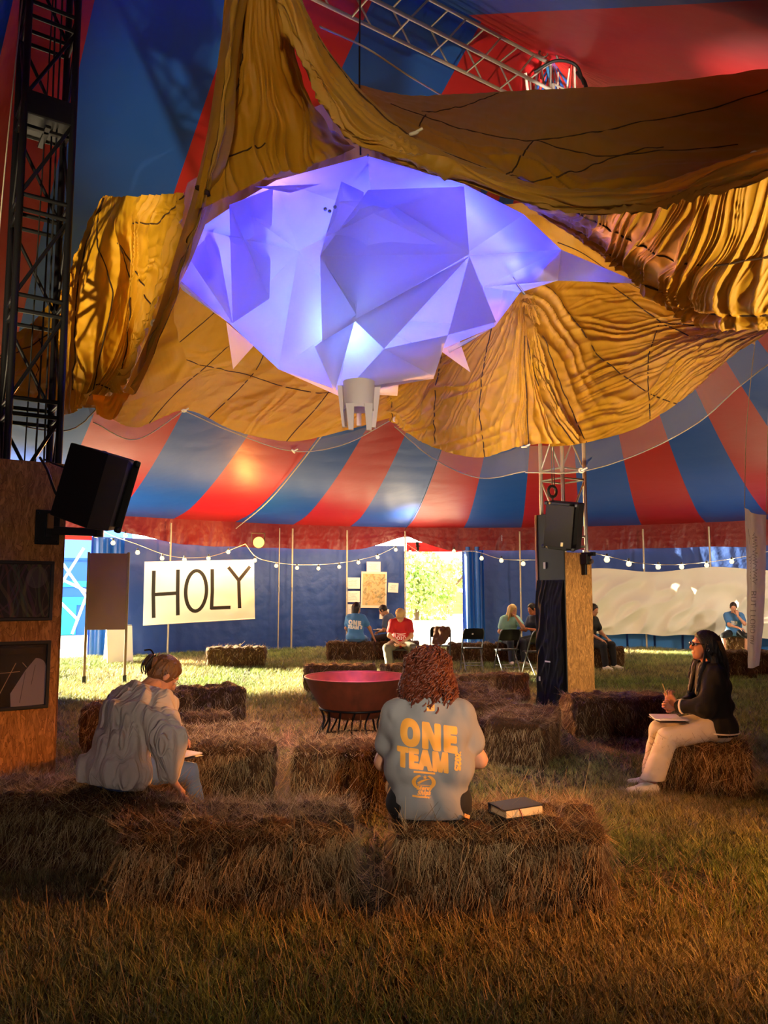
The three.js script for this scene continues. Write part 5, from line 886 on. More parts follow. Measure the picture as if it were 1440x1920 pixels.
function ik(a, t, l1, l2, pole) {
  const d = t.clone().sub(a), L = Math.min(d.length(), (l1 + l2) * 0.995), u = d.clone().normalize(), x = (l1 * l1 - l2 * l2 + L * L) / (2 * L), h = Math.sqrt(Math.max(0, l1 * l1 - x * x));
  const n = pole.clone().addScaledVector(u, -pole.dot(u)).normalize(); return [a.clone().addScaledVector(u, x).addScaledVector(n, h), a.clone().addScaledVector(u, L)];
}
function person(o) {
  const g = thing('person', o.label, 'person', o.pos, R(o.yaw)), cell = o.near ? 0.011 : 0.02, hc = o.near ? 0.004 : 0.0085, s = o.scale ?? 1, w = o.wide ?? 1;
  const up = (a, roll = 0) => V(Math.sin(roll), Math.cos(a), Math.sin(a)).normalize(), d1 = up(o.lean * 0.6), d2 = up(o.lean), d3 = up(o.lean + (o.slump ?? 0));
  const H = V(0, o.seat + 0.1 * s, 0), W = H.clone().addScaledVector(d1, 0.18 * s), C = W.clone().addScaledVector(d2, 0.17 * s), S = C.clone().addScaledVector(d3, 0.13 * s), N = S.clone().addScaledVector(d3, 0.055 * s);
  const hq = new THREE.Quaternion().setFromEuler(new THREE.Euler(o.nod ?? 0, R(o.look ?? 0), R(o.roll ?? 0), 'YXZ')), HD = N.clone().add(V(0, 0.15 * s, 0.045 * s).applyQuaternion(new THREE.Quaternion().setFromEuler(new THREE.Euler((o.nod ?? 0) * 0.7 + (o.lean + (o.slump ?? 0)) * 0.3, R(o.look ?? 0) * 0.5, 0, 'YXZ'))));
  const arms = [], legs = [];
  for (const sd of [1, -1]) {
    const sh = S.clone().add(V(sd * 0.165 * s * w, -0.03, 0)), [el, wr] = ik(sh, V(...(sd > 0 ? o.handL : o.handR)), 0.285 * s, 0.25 * s, V(...(sd > 0 ? o.elbowL ?? [0.7, -0.6, -0.5] : o.elbowR ?? [-0.7, -0.6, -0.5])));
    arms.push({ sd, sh, el, wr });
    const hp = H.clone().add(V(sd * 0.09 * s, 0, 0.02)), foot = V(...(sd > 0 ? o.footL : o.footR)), [kn, an] = ik(hp, foot, 0.44 * s, 0.43 * s, V(sd * (o.splay ?? 0.1), 0.9, 0.5)); legs.push({ sd, hp, kn, an });
  }
  const torso = (f) => [bone(H.clone().add(V(-0.085 * s * w * (o.hipN ?? 1), 0, 0)), H.clone().add(V(0.085 * s * w * (o.hipN ?? 1), 0, 0)), 0.112 * s + f), bone(W.clone().add(V(-(0.062 + (o.belly ?? 0)) * s * w, 0, 0)), W.clone().add(V((0.062 + (o.belly ?? 0)) * s * w, 0, 0)), 0.098 * s + f + (o.belly ?? 0) * 0.35), bone(C.clone().add(V(-0.085 * s * w, 0, 0)), C.clone().add(V(0.085 * s * w, 0, 0)), 0.1 * s + f), bone(S.clone().add(V(0, 0.015, 0)), S.clone().add(V(0.145 * s * w, -0.028, 0)), 0.06 * s + f, 0.05 * s + f), bone(S.clone().add(V(0, 0.015, 0)), S.clone().add(V(-0.145 * s * w, -0.028, 0)), 0.06 * s + f, 0.05 * s + f), bone(C, S, 0.09 * s + f, 0.07 * s + f)];
  // the body, one surface
  const bp = [...torso(-0.012), bone(S, HD.clone().lerp(N, 0.45), 0.056 * s, 0.05 * s)];
  for (const a of arms) bp.push(bone(a.sh, a.el, 0.047 * s, 0.04 * s), bone(a.el, a.wr, 0.039 * s, 0.027 * s));
  for (const l of legs) { const dir = V(Math.sin(l.sd * 0.2), 0, 1).normalize(); bp.push(bone(l.hp, l.kn, 0.08 * s, 0.054 * s), bone(l.kn, l.an, 0.052 * s, 0.036 * s), bone(l.an.clone().setY(Math.max(0.035, l.an.y - 0.05)), l.an.clone().setY(Math.max(0.035, l.an.y - 0.05)).addScaledVector(dir, 0.15 * s), 0.033, 0.026)); }
  const pieces = [bodyMesh(bp, cell, 0.04)];
  const hd = headGeo(o.near ? 0.0045 : 0.008); hd.applyMatrix4(new THREE.Matrix4().compose(HD, hq, V(s, s, s))); pieces.push(hd);
  for (const a of arms) { const x = a.wr.clone().sub(a.el).normalize(); const want = V(...((a.sd > 0 ? o.palmL : o.palmR) ?? [0, -1, 0])), y = want.negate().addScaledVector(x, -want.dot(x) * 1).normalize(); const yy = y.addScaledVector(x, -y.dot(x)).normalize(), z = x.clone().cross(yy); if (o.bendL && a.sd > 0 || o.bendR && a.sd < 0) { const b = V(...(a.sd > 0 ? o.bendL : o.bendR)).normalize(); x.copy(b); yy.addScaledVector(x, -yy.dot(x)).normalize(); z.copy(x).cross(yy); } const hg = handGeo((a.sd > 0 ? o.curlL : o.curlR) ?? 0.4, hc, a.sd > 0 ? -1 : 1); hg.applyMatrix4(new THREE.Matrix4().makeBasis(x, yy, z).setPosition(a.wr.clone().addScaledVector(x, 0.015)).scale(V(s, s, s))); pieces.push(hg); a.x = x; a.y = yy; a.z = z; }
  const body = part('body', join(pieces), skin(o.skin), g);
  // clothes
  const fold = (amp, fx, fy) => (x, y, z) => amp * (ridged(x * fx, y * fy, z * fx + 3) - 0.5) + amp * 0.5 * noise(x * fx * 2.3, y * fy * 2, z * fx * 2.3);
  const inf = o.loose ?? 0.016, sp = torso(inf);
  for (const a of arms) { const tt = a.sh.clone().lerp(a.el, o.sleeve === 'short' ? 0.62 : 1); sp.push(bone(a.sh, tt, 0.058 * s + inf * 0.6, o.sleeve === 'short' ? 0.062 * s + inf * 0.4 : 0.05 * s + inf * 0.9)); if (o.sleeve !== 'short') sp.push(bone(a.el, a.el.clone().lerp(a.wr, o.cuff ?? 0.9), 0.05 * s + inf * 0.9, 0.034 * s + inf * 0.6)); }
  const hem = H.clone().addScaledVector(d1, o.hem ?? -0.06);
  const shirt = part(o.shirtName ?? 'shirt', bodyMesh(sp, o.near ? 0.009 : cell, 0.045, [{ n: d1.clone().negate(), d: -d1.dot(hem) }, { n: d3, d: d3.dot(S) + 0.062 * s }], fold(o.foldAmp ?? 0.006, o.foldX ?? 9, o.foldY ?? 5)), cloth(o.shirt, o.shirtMore), g);
  const hw = 0.08 * (o.seatW ?? 1) * s * w, lp = [bone(H.clone().add(V(-hw, 0, 0)), H.clone().add(V(hw, 0, 0)), 0.11 * s + (o.legLoose ?? 0.012) * 0.5)], ll = o.legLoose ?? 0.012;
  for (const l of legs) { lp.push(bone(l.hp, l.kn, 0.09 * s + ll, 0.064 * s + ll)); if (o.legs !== 'short') { const e = l.kn.clone().lerp(l.an, o.cuffLeg ?? 0.93); lp.push(bone(l.kn, e, 0.062 * s + ll, (o.flare ?? 0.05) * s + ll)); } }
  const cutsL = [{ n: d1, d: d1.dot(H) + 0.11 * s }]; if (o.legs !== 'short') cutsL.push({ n: V(0, -1, 0), d: -(o.hemLeg ?? 0.07) });
  part(o.legs === 'short' ? 'shorts' : 'trousers', bodyMesh(lp, cell, 0.03, cutsL, fold(0.006, 7, 7)), cloth(o.pants, { side: THREE.FrontSide }), g);
  for (const l of legs) { const dir = V(Math.sin(l.sd * 0.2), 0, 1).normalize(), f = l.an.clone().setY(0.045); const q = [bone(f.clone().addScaledVector(dir, -0.035), f.clone().addScaledVector(dir, 0.06), 0.045), bone(f.clone().addScaledVector(dir, 0.06), f.clone().addScaledVector(dir, 0.165).setY(0.035), 0.044, 0.034), bone(f, l.an.clone().setY(0.1), 0.045, 0.042)]; const sh = part('shoe', bodyMesh(q, o.near ? 0.008 : 0.016, 0.03, [{ n: V(0, -1, 0), d: -0.012 }, { n: V(0, 1, 0), d: 0.105 }], o.near ? (x, y, z) => 0.004 * ridged(x * 40, y * 50, z * 40) : undefined), std(o.shoes ?? '#d8d2c6', 0.7), g);
    part('sole', bodyMesh([bone(f.clone().addScaledVector(dir, -0.04).setY(0.012), f.clone().addScaledVector(dir, 0.17).setY(0.012), 0.05, 0.04)], o.near ? 0.008 : 0.016, 0.02, [{ n: V(0, 1, 0), d: 0.02 }, { n: V(0, -1, 0), d: 0 }]), std('#cfc8ba', 0.7), sh); }
  const toHead = (v) => v.clone().multiplyScalar(s).applyQuaternion(hq).add(HD);
  if (o.near || o.eyes) for (const sd of [-1, 1]) { const c = toHead(V(sd * 0.033, 0.006, 0.072)), e = part('eye', new THREE.SphereGeometry(0.0135 * s, 14, 10).translate(c.x, c.y, c.z), std('#e9e2d8', 0.2), g), i = toHead(V(sd * 0.033, 0.004, 0.0815)); part('iris', new THREE.SphereGeometry(0.0062 * s, 10, 8).translate(i.x, i.y, i.z), std('#22140c', 0.2), e); }
  return { g, H, W, C, S, N, HD, hq, s, arms, legs, toHead, shirt, body, d3 };
}
function hair(P, prims, color, cuts, amp = 0.004, freq = 40, cell = 0.008, name = 'hair') { // prims given in the head's frame
  const gm = netMesh(fieldOf(prims, 0.03, cuts, (x, y, z) => amp * ridged(x * freq, y * freq * 0.25, z * freq)), bounds(prims, 0.03), cell);
  gm.applyMatrix4(new THREE.Matrix4().compose(P.HD, P.hq, V(P.s, P.s, P.s))); return part(name, gm, new THREE.MeshPhysicalMaterial({ color, roughness: 0.5, sheen: 0.2, bumpMap: rep(folds, 12, 3), bumpScale: 0.003 }), P.g);
}
const capCut = [{ n: V(0, -0.42, 0.91), d: 0.038 }];
const skull = (f = 0.013) => [blob(V(0, 0.03, -0.02), [0.077 + f, 0.094 + f, 0.1 + f])];
function printOn(mesh, x0, x1, y0, y1, back, tex, parent, rough = 0.6) { // the printed patch follows the cloth just outside it
  const g = mesh.geometry.index ? mesh.geometry.toNonIndexed() : mesh.geometry, p = g.attributes.position, n = g.attributes.normal, P = [], N = [], U = [];
  for (let i = 0; i < p.count; i += 3) { let ok = true; for (let k = 0; k < 3; k++) { const x = p.getX(i + k), y = p.getY(i + k), nz = n.getZ(i + k); if (x < x0 || x > x1 || y < y0 || y > y1 || (back ? nz > -0.25 : nz < 0.25)) ok = false; } if (!ok) continue; for (let k = 0; k < 3; k++) { const x = p.getX(i + k), y = p.getY(i + k), z = p.getZ(i + k), a = n.getX(i + k), b = n.getY(i + k), c = n.getZ(i + k); P.push(x + a * 0.0018, y + b * 0.0018, z + c * 0.0018); N.push(a, b, c); U.push(back ? (x1 - x) / (x1 - x0) : (x - x0) / (x1 - x0), (y - y0) / (y1 - y0)); } }
  const q = new THREE.BufferGeometry(); q.setAttribute('position', new THREE.Float32BufferAttribute(P, 3)); q.setAttribute('normal', new THREE.Float32BufferAttribute(N, 3)); q.setAttribute('uv', new THREE.Float32BufferAttribute(U, 2));
  return part('shirt_print', q, std('#ffffff', rough, { map: tex, alphaTest: 0.5, side: THREE.DoubleSide }), parent);
}
const printTex = (ink, big) => canvasTex(720, 1024, (c, w, h) => {
  c.clearRect(0, 0, w, h); c.fillStyle = ink; c.strokeStyle = ink; c.lineJoin = 'round';
  const word = (t, x, y, size, sx, sk, lw, gap, sy = 1) => { c.save(); c.transform(sx, sk, 0, sy, x, y); c.font = `bold ${size}px sans-serif`; c.lineWidth = lw; let u = 0; for (const ch of t) { c.fillText(ch, u, 0); c.strokeText(ch, u, 0); u += c.measureText(ch).width + gap; } c.restore(); };
  word('ONE', 44, 430, 350, 0.83, 0.13, 40, 12, 1.02); word('TEAM', 16, 662, 262, 0.78, 0.10, 32, 6, 0.98);
  c.save(); c.translate(652, 520); c.rotate(1.66); c.font = 'bold 88px sans-serif'; c.lineWidth = 9; c.fillText('2025', 0, 0); c.strokeText('2025', 0, 0); c.restore();
  if (!big) return;
  c.fillRect(338, 8, 88, 78); c.clearRect(352, 24, 14, 30); c.clearRect(378, 20, 10, 26); c.clearRect(396, 40, 16, 10); c.clearRect(370, 60, 22, 10);
  c.save(); c.translate(190, 716); c.rotate(0.09); c.fillRect(0, 0, 236, 22); c.restore();
  c.save(); c.translate(300, 846); c.rotate(0.06); c.scale(0.86, 0.86);
  for (const q of [-1, 1]) { c.beginPath(); c.ellipse(q * 22, 0, 130, 100, 0, q > 0 ? -1.25 : 1.9, q > 0 ? 1.25 : 4.4); c.ellipse(q * 5, 0, 96, 84, 0, q > 0 ? 1.2 : 4.4, q > 0 ? -1.2 : 1.9, true); c.fill(); }
  c.beginPath(); c.moveTo(-86, 12); c.quadraticCurveTo(-30, -48, 96, -52); c.quadraticCurveTo(0, -24, -60, 26); c.fill(); c.beginPath(); for (let i = 0; i < 10; i++) { const a = -1.57 + i * 0.628, r = i % 2 ? 13 : 34; c.lineTo(10 + r * Math.cos(a), -66 + r * Math.sin(a)); } c.fill(); c.fillRect(-80, 34, 176, 8);
  c.font = 'italic bold 66px sans-serif'; c.lineWidth = 6; c.fillText('Mercy', -88, 100); c.strokeText('Mercy', -88, 100); c.fillText('Ships', -76, 158); c.strokeText('Ships', -76, 158); c.restore();
  c.save(); c.translate(176, 984); c.rotate(0.09); c.fillRect(0, 0, 206, 20); c.restore();
});
// ---- the man in front, his back to us
{
  const P = person({ label: 'person with curly auburn hair in a grey-blue lettered T-shirt, back turned, on a bale', pos: [0.235, 0, -4.18], yaw: 178, seat: 0.4, near: true, wide: 1.06, belly: 0.035, hipN: 0.72, seatW: 1.35, scale: 0.985, lean: 0.1, slump: 0.12, nod: 0.12, look: -4, handL: [0.2, 0.58, 0.34], handR: [-0.2, 0.58, 0.34], elbowL: [0.5, -0.5, -0.9], elbowR: [-0.75, -0.4, -0.75], footL: [0.2, 0.07, 0.62], footR: [-0.2, 0.07, 0.62], sleeve: 'short', shirt: '#86837f', pants: '#0e0d10', legs: 'short', loose: 0.03, foldAmp: 0.007, hem: -0.07, shoes: '#26262a' });
  printOn(P.shirt, -0.168, 0.168, 0.545, 1.01, true, printTex('#f4a63c', true), P.g);
  const pr = [blob(V(0, 0.035, -0.025), [0.108, 0.115, 0.118]), blob(V(0.092, -0.09, -0.03), [0.07, 0.115, 0.09]), blob(V(-0.092, -0.09, -0.03), [0.07, 0.115, 0.09]), blob(V(0, -0.13, -0.08), [0.12, 0.115, 0.07])];
  const hm = hair(P, pr, '#4a1f0e', [{ n: V(0, -0.25, 0.97), d: 0.055 }], 0.02, 22, 0.006);
  const cl = []; // curls: short spiral locks lying over the mass
  for (let i = 0; i < 460; i++) {
    const a = rr(1.1, 5.2), y0 = rr(-0.06, 0.138), rad = Math.sqrt(Math.max(0.01, 1 - (Math.max(0, y0 - 0.03) / 0.112) ** 2)), pts = [], L = rr(0.09, 0.17), r1 = rr(0.008, 0.016), ph = rr(0, 6); let lx = Math.sin(a), lz = Math.cos(a);
    for (let k = 0; k <= 9; k++) { const t = k / 9, y = y0 - L * t, f = lerp(rad, 1, sstep(t, 0, 0.55)); pts.push(P.toHead(V(lx * lerp(0.122, 0.155, sstep(-y, -0.02, 0.12)) * f + r1 * Math.cos(ph + t * 13), y + r1 * 0.5 * Math.sin(ph * 2 + t * 9), -0.025 + lz * lerp(0.13, 0.14, t) * f + r1 * Math.sin(ph + t * 13)))); }
    if (Math.cos(a) > 0.35) continue; cl.push(new THREE.TubeGeometry(new THREE.CatmullRomCurve3(pts), 18, rr(0.003, 0.0055), 5, false));
  }
  const c = part('curls', cl, new THREE.MeshPhysicalMaterial({ color: '#5e2812', roughness: 0.4, sheen: 0.3 }), hm); c.userData.kind = 'stuff';
  part('pocket_label', moved(bx(0.05, 0.018, 0.006), -0.19, 0.455, -0.1, 0, 0.9, 0.4), std('#e09a5a', 0.7), P.g);
}
{ // the closed book on his bale
  const o = thing('book', 'thick closed book with dark cover and pale page edges on the front right bale', 'book', [0.69, 0.43, -4.2], R(24));
  part('pages', bx(0.225, 0.04, 0.15, 0.004, 0.028, 0.004, 0, 0, 0, 0.004), std('#e8cf9f', 0.8, { bumpMap: rep(folds, 1, 14), bumpScale: 0.002 }), o);
  part('cover', [bx(0.235, 0.006, 0.165, 0, 0.052, 0, 0, 0, R(1.5)), bx(0.235, 0.006, 0.165, 0, 0.004, 0), bx(0.235, 0.05, 0.006, 0, 0.028, -0.08)], std('#1b1a22', 0.45), o);
  part('ribbon', pipe([V(-0.03, 0.05, 0.08), V(-0.03, 0.03, 0.1), V(-0.04, 0.005, 0.13)], 0.003), std('#7a1c1c', 0.7), o);
}
// ---- the woman in the pale blouse
{
  const P = person({ label: 'woman with pinned-up brown hair in a loose pale blouse, writing on her lap', pos: [-1.6, 0, -4.74], yaw: 146, seat: 0.435, near: true, scale: 0.94, wide: 1.08, lean: 0.42, slump: 0.22, nod: 0.72, look: -22, handL: [0.05, 0.66, 0.42], handR: [-0.36, 0.5, 0.12], elbowL: [0.8, -0.4, -0.3], elbowR: [-0.9, -0.2, -0.55], palmL: [0, -1, 0.2], bendR: [-0.2, -0.75, 0.6], footL: [0.12, 0.07, 0.5], footR: [-0.14, 0.07, 0.52], shirtName: 'blouse', shirt: '#d6c6b4', shirtMore: { bumpMap: rep(folds, 2.6, 1.2), bumpScale: 0.03 }, pants: '#4d6dab', loose: 0.05, foldAmp: 0.03, foldX: 11, foldY: 2.4, hem: -0.09, cuff: 0.8, curlL: 0.55, curlR: 0.3, skin: '#c48e6e', flare: 0.085, shoes: '#3a332c', hemLeg: 0.06 });
  const pr = [...skull(0.014), blob(V(0, 0.0, -0.07), [0.07, 0.08, 0.055])]; const hm = hair(P, pr, '#6d4a2a', [{ n: V(0, -0.35, 0.94), d: 0.04 }], 0.005, 50, 0.005);
  const st = []; for (let i = 0; i < 90; i++) { const a = rr(1.2, 5.1), y = rr(-0.06, 0.1); const pts = []; for (let k = 0; k <= 6; k++) { const t = k / 6; pts.push(P.toHead(V(Math.sin(a) * lerp(0.094, 0.03, t) * (1 - 0.2 * Math.abs(y) * 8 * (1 - t)), lerp(y, 0.05, t) + 0.01 * Math.sin(t * 3), lerp(Math.cos(a) * 0.1 - 0.03, -0.125, t)))); } st.push(new THREE.TubeGeometry(new THREE.CatmullRomCurve3(pts), 10, 0.0028, 4, false)); }
  const s2 = part('strands', st, new THREE.MeshPhysicalMaterial({ color: '#7d5530', roughness: 0.4 }), hm); s2.userData.kind = 'stuff';
  const bun = []; for (let k = 0; k < 5; k++) { const pts = []; for (let i = 0; i <= 12; i++) { const t = i / 12 * 6.3 + k; pts.push(P.toHead(V(0.03 * Math.cos(t) + 0.006 * k - 0.01, 0.012 + 0.032 * Math.sin(t), -0.128 - 0.008 * k))); } bun.push(new THREE.TubeGeometry(new THREE.CatmullRomCurve3(pts), 30, 0.013, 6, false)); }
  part('bun', bun, new THREE.MeshPhysicalMaterial({ color: '#6d4a2a', roughness: 0.45, bumpMap: rep(folds, 8), bumpScale: 0.003 }), hm);
  const claw = []; for (const q of [-1, 1]) for (let k = 0; k < 4; k++) claw.push(pipe([V(q * 0.012, 0.06, -0.155 + k * 0.004), V(q * 0.05, 0.04 - k * 0.015, -0.165), V(q * 0.052, 0.0 - k * 0.018, -0.145), V(q * 0.03, -0.03 - k * 0.016, -0.12)].map(P.toHead), 0.0045, 5)); claw.push(pipe([V(0.0, 0.06, -0.16), V(0.03, 0.07, -0.185), V(0.05, 0.045, -0.21)].map(P.toHead), 0.006, 6));
  part('hair_claw', claw, std('#1a1310', 0.35), hm);
  const e = P.toHead(V(-0.035, 0.01, 0.1)); part('glasses', [pipe([V(-0.075, 0.01, 0.0), V(-0.072, 0.012, 0.07), V(-0.06, 0.01, 0.098)].map(P.toHead), 0.0022, 5), pipe(Array.from({ length: 13 }, (_, i) => P.toHead(V(-0.034 + 0.026 * Math.cos(i / 12 * 6.28), 0.006 + 0.02 * Math.sin(i / 12 * 6.28), 0.105))), 0.002, 5), pipe(Array.from({ length: 13 }, (_, i) => P.toHead(V(0.034 + 0.026 * Math.cos(i / 12 * 6.28), 0.006 + 0.02 * Math.sin(i / 12 * 6.28), 0.105))), 0.002, 5)], std('#bfb4a2', 0.3, { metalness: 0.5 }), P.g);
  part('collar_band', pipe(Array.from({ length: 13 }, (_, i) => P.S.clone().addScaledVector(P.d3, 0.05).add(V(0.066 * Math.cos(i / 12 * 6.28), 0, 0.066 * Math.sin(i / 12 * 6.28)))), 0.008, 6, 40), cloth('#b9aea2'), P.shirt);
  const q = P.g.localToWorld(V(-0.04, 0.57, 0.4)), o = thing('notebook', 'pale open notebook resting on the denim lap of the woman at the left', 'notebook', [q.x, q.y, q.z], R(146)); o.rotation.x = 0; o.rotation.z = R(4);
  part('pages', [bx(0.15, 0.008, 0.22, -0.077, 0.005, 0, 0, 0, R(-4)), bx(0.15, 0.008, 0.22, 0.077, 0.005, 0, 0, 0, R(5))], std('#d9d0da', 0.8), o); part('cover', bx(0.32, 0.004, 0.23, 0, -0.006, 0), std('#3c3a44', 0.6), o);
  const pen = P.arms[0].wr.clone().add(V(-0.02, 0.04, 0.08)); P.g.updateMatrixWorld(true); const pw = P.g.localToWorld(pen.clone()), pw2 = P.g.localToWorld(pen.clone().add(V(-0.06, -0.05, 0.05)).add(V(0.03, 0.11, -0.06))); tag(part('pen', rod(pw.clone().add(V(0, -0.05, -0.02)), pw2, 0.005, 8), M.black, scene), 'dark pen in the hand of the woman writing at the left', 'pen');
}
// ---- the long-haired woman at the right
{
  const P = person({ label: 'woman with very long dark hair, black jacket and cream trousers, seen in profile', pos: [2.66, 0, -6.3], yaw: -97, seat: 0.435, near: true, scale: 0.93, lean: 0.12, slump: -0.02, nod: -0.06, look: 4, handL: [0.0, 0.68, 0.31], handR: [-0.04, 0.66, 0.3], elbowL: [0.5, -0.9, -0.2], elbowR: [-0.5, -0.9, -0.2], palmL: [-1, 0, 0.1], palmR: [1, 0, 0], bendL: [-0.15, 0.75, 0.55], bendR: [0.1, 0.25, 0.9], curlL: 0.8, curlR: 0.8, footL: [0.1, 0.07, 0.56], footR: [-0.12, 0.07, 0.5], shirtName: 'jacket', shirt: '#08070a', shirtMore: { sheen: 0, roughness: 0.9 }, pants: '#d8cdbb', loose: 0.03, foldAmp: 0.01, hem: -0.06, legLoose: 0.02, flare: 0.075, hemLeg: 0.12, shoes: '#d9d4ca', skin: '#b97a58', sleeve: 'long', cuff: 0.86 });
  const pr = [...skull(0.012), bone(V(0, 0.02, -0.07), V(0, -0.2, -0.13), 0.085, 0.085), bone(V(0, -0.2, -0.13), V(0, -0.5, -0.17), 0.085, 0.06), bone(V(0.07, -0.1, -0.06), V(0.13, -0.36, -0.1), 0.05, 0.05), bone(V(0.06, -0.02, -0.01), V(0.085, -0.2, 0.03), 0.03, 0.034), bone(V(0.085, -0.2, 0.03), V(0.09, -0.4, 0.075), 0.034, 0.022), bone(V(-0.06, -0.02, -0.01), V(-0.085, -0.2, 0.03), 0.03, 0.034), bone(V(-0.085, -0.2, 0.03), V(-0.09, -0.4, 0.075), 0.034, 0.022), blob(V(0, 0.0, -0.06), [0.085, 0.11, 0.07])];
  const fc = (x, y, z) => y > -0.13 ? Math.max(0, (z - (0.03 + 0.42 * (y - 0.02)) - 0.008) * 1.2) : 0;
  const gm = netMesh(fieldOf(pr, 0.03, [], (x, y, z) => 0.005 * ridged(x * 50, y * 6, z * 50) + fc(x, y, z)), bounds(pr, 0.03), 0.006); gm.applyMatrix4(new THREE.Matrix4().compose(P.HD, P.hq, V(P.s, P.s, P.s)));
  const hm = part('hair', gm, new THREE.MeshPhysicalMaterial({ color: '#080403', roughness: 0.6, bumpMap: rep(folds, 14, 3), bumpScale: 0.004 }), P.g), st = [];
  for (let i = 0; i < 240; i++) { const sd = rnd() < 0.5 ? -1 : 1, front = rnd() < 0.45, pts = [], r = rr(0.8, 1.15), ph = rr(0, 6), L = rr(0.34, 0.52); for (let k = 0; k <= 8; k++) { const t = k / 8, wv = 0.006 * Math.sin(ph + t * 9); pts.push(P.toHead(front ? V(sd * (0.088 + 0.024 * sstep(t, 0, 0.5) * r + wv), 0.02 - L * t * 0.9, 0.0 + 0.075 * t * r + wv) : V(sd * 0.098 * r * Math.sin(1 + ph * 0.25) * (1 - 0.3 * t), 0.05 - (L + 0.08) * t, -0.1 * r - 0.08 * Math.sin(t * 2.4) + wv))); } st.push(new THREE.TubeGeometry(new THREE.CatmullRomCurve3(pts), 14, rr(0.0022, 0.004), 4, false)); }
  const c = part('strands', st, new THREE.MeshPhysicalMaterial({ color: '#1f0e07', roughness: 0.5 }), hm); c.userData.kind = 'stuff';
  for (const a of P.arms) { const q = a.el.clone().lerp(a.wr, 0.8), d = a.wr.clone().sub(a.el).normalize(); part('cuff_stripe', rod(q.clone().addScaledVector(d, -0.008), q.clone().addScaledVector(d, 0.008), 0.056 * P.s + 0.006, 18), cloth('#e8e2da'), P.shirt); }
  part('hem_stripe', pipe(Array.from({ length: 25 }, (_, i) => { const t = i / 24 * 6.283; return V(0.222 * Math.cos(t), 0.497, 0.006 + 0.155 * Math.sin(t)); }), 0.006, 5, 60), cloth('#d9d2cc'), P.shirt);
  const er = P.toHead(V(0.09, -0.03, -0.008)); part('earring', new THREE.TorusGeometry(0.012, 0.0025, 6, 14).rotateY(1.57).translate(er.x, er.y, er.z), std('#e8e4da', 0.2, { metalness: 0.8 }), P.g);
  part('sunglasses', [pipe([V(0.078, 0.01, -0.01), V(0.072, 0.012, 0.06), V(0.055, 0.01, 0.098)].map(P.toHead), 0.003, 5), pipe([V(-0.078, 0.01, -0.01), V(-0.072, 0.012, 0.06), V(-0.055, 0.01, 0.098)].map(P.toHead), 0.003, 5), ...[-1, 1].map((q) => { const a = P.toHead(V(q * 0.034, 0.006, 0.1)); return new THREE.SphereGeometry(0.022, 12, 8).scale(1, 0.85, 0.35).applyQuaternion(P.hq).translate(a.x, a.y, a.z); })], std('#120c0a', 0.2), P.g);
  P.g.updateMatrixWorld(true);
  const q = P.g.localToWorld(V(0, 0.575, 0.38)), o = thing('notebook', 'open white notebook on the cream trouser lap of the woman at the right', 'notebook', [q.x, q.y, q.z], R(-93));
  part('pages', [bx(0.15, 0.01, 0.22, -0.077, 0.006, 0, 0, 0, R(-5)), bx(0.15, 0.01, 0.22, 0.077, 0.006, 0, 0, 0, R(6))], std('#e5dcd8', 0.8), o); part('cover', bx(0.31, 0.004, 0.225, 0, -0.006, 0), std('#5a4a44', 0.6), o);
  const h = P.arms[0].wr; tag(part('pencil', rod(P.g.localToWorld(h.clone().add(V(-0.02, 0.02, 0.05))), P.g.localToWorld(h.clone().add(V(-0.03, 0.17, 0.1))), 0.0045, 7), std('#d9b468', 0.6), scene), 'yellow pencil held upright by the woman at the right', 'pencil');
}
// ---- the people in the background
const longHair = (len, r = 0.06) => [...skull(0.013), blob(V(0, 0, -0.05), [0.085, 0.1, 0.07]), bone(V(0, 0.0, -0.06), V(0, -len, -0.09), r + 0.02, r * 0.75)];
{
  const P = person({ label: 'woman with long black hair in a blue printed T-shirt, back turned, beside the pinned papers', pos: [-0.66, 0, -18.05], yaw: 172, seat: 0.45, lean: 0.1, slump: 0.08, nod: 0.1, look: -30, handL: [0.2, 0.6, 0.36], handR: [-0.42, 0.5, 0.16], elbowR: [-1, -0.3, -0.3], footL: [0.14, 0.07, 0.55], footR: [-0.14, 0.07, 0.55], sleeve: 'short', shirt: '#4a86c8', pants: '#5f86bd', loose: 0.028, skin: '#c48a68' });
  printOn(P.shirt, -0.17, 0.17, 0.62, 1.02, true, printTex('#f2f0ec', false), P.g); hair(P, longHair(0.34, 0.075), '#120c0a', capCut, 0.006, 40, 0.011);
}
{
  const P = person({ label: 'man in a grey-blue T-shirt bent over a book left of the doorway', pos: [0.25, 0, -18.3], yaw: -112, seat: 0.45, lean: 0.32, slump: 0.2, nod: 0.55, handL: [0.1, 0.66, 0.36], handR: [-0.1, 0.66, 0.36], footL: [0.14, 0.07, 0.5], footR: [-0.14, 0.07, 0.5], sleeve: 'short', shirt: '#5a6c92', pants: '#2a2a34', loose: 0.028 });
  hair(P, skull(0.012), '#241811', capCut, 0.006, 50, 0.011); P.g.updateMatrixWorld(true); const q = P.g.localToWorld(V(0, 0.7, 0.4)), o = thing('book', 'open book held by the man bent over left of the doorway', 'book', [q.x, q.y, q.z], R(-112)); part('pages', [bx(0.13, 0.012, 0.2, -0.066, 0, 0, 0, 0, R(-12)), bx(0.13, 0.012, 0.2, 0.066, 0, 0, 0, 0, R(12))], std('#efe9dc', 0.8), o); part('cover', bx(0.28, 0.004, 0.21, 0, -0.016, 0), std('#2c2a33', 0.6), o);
}
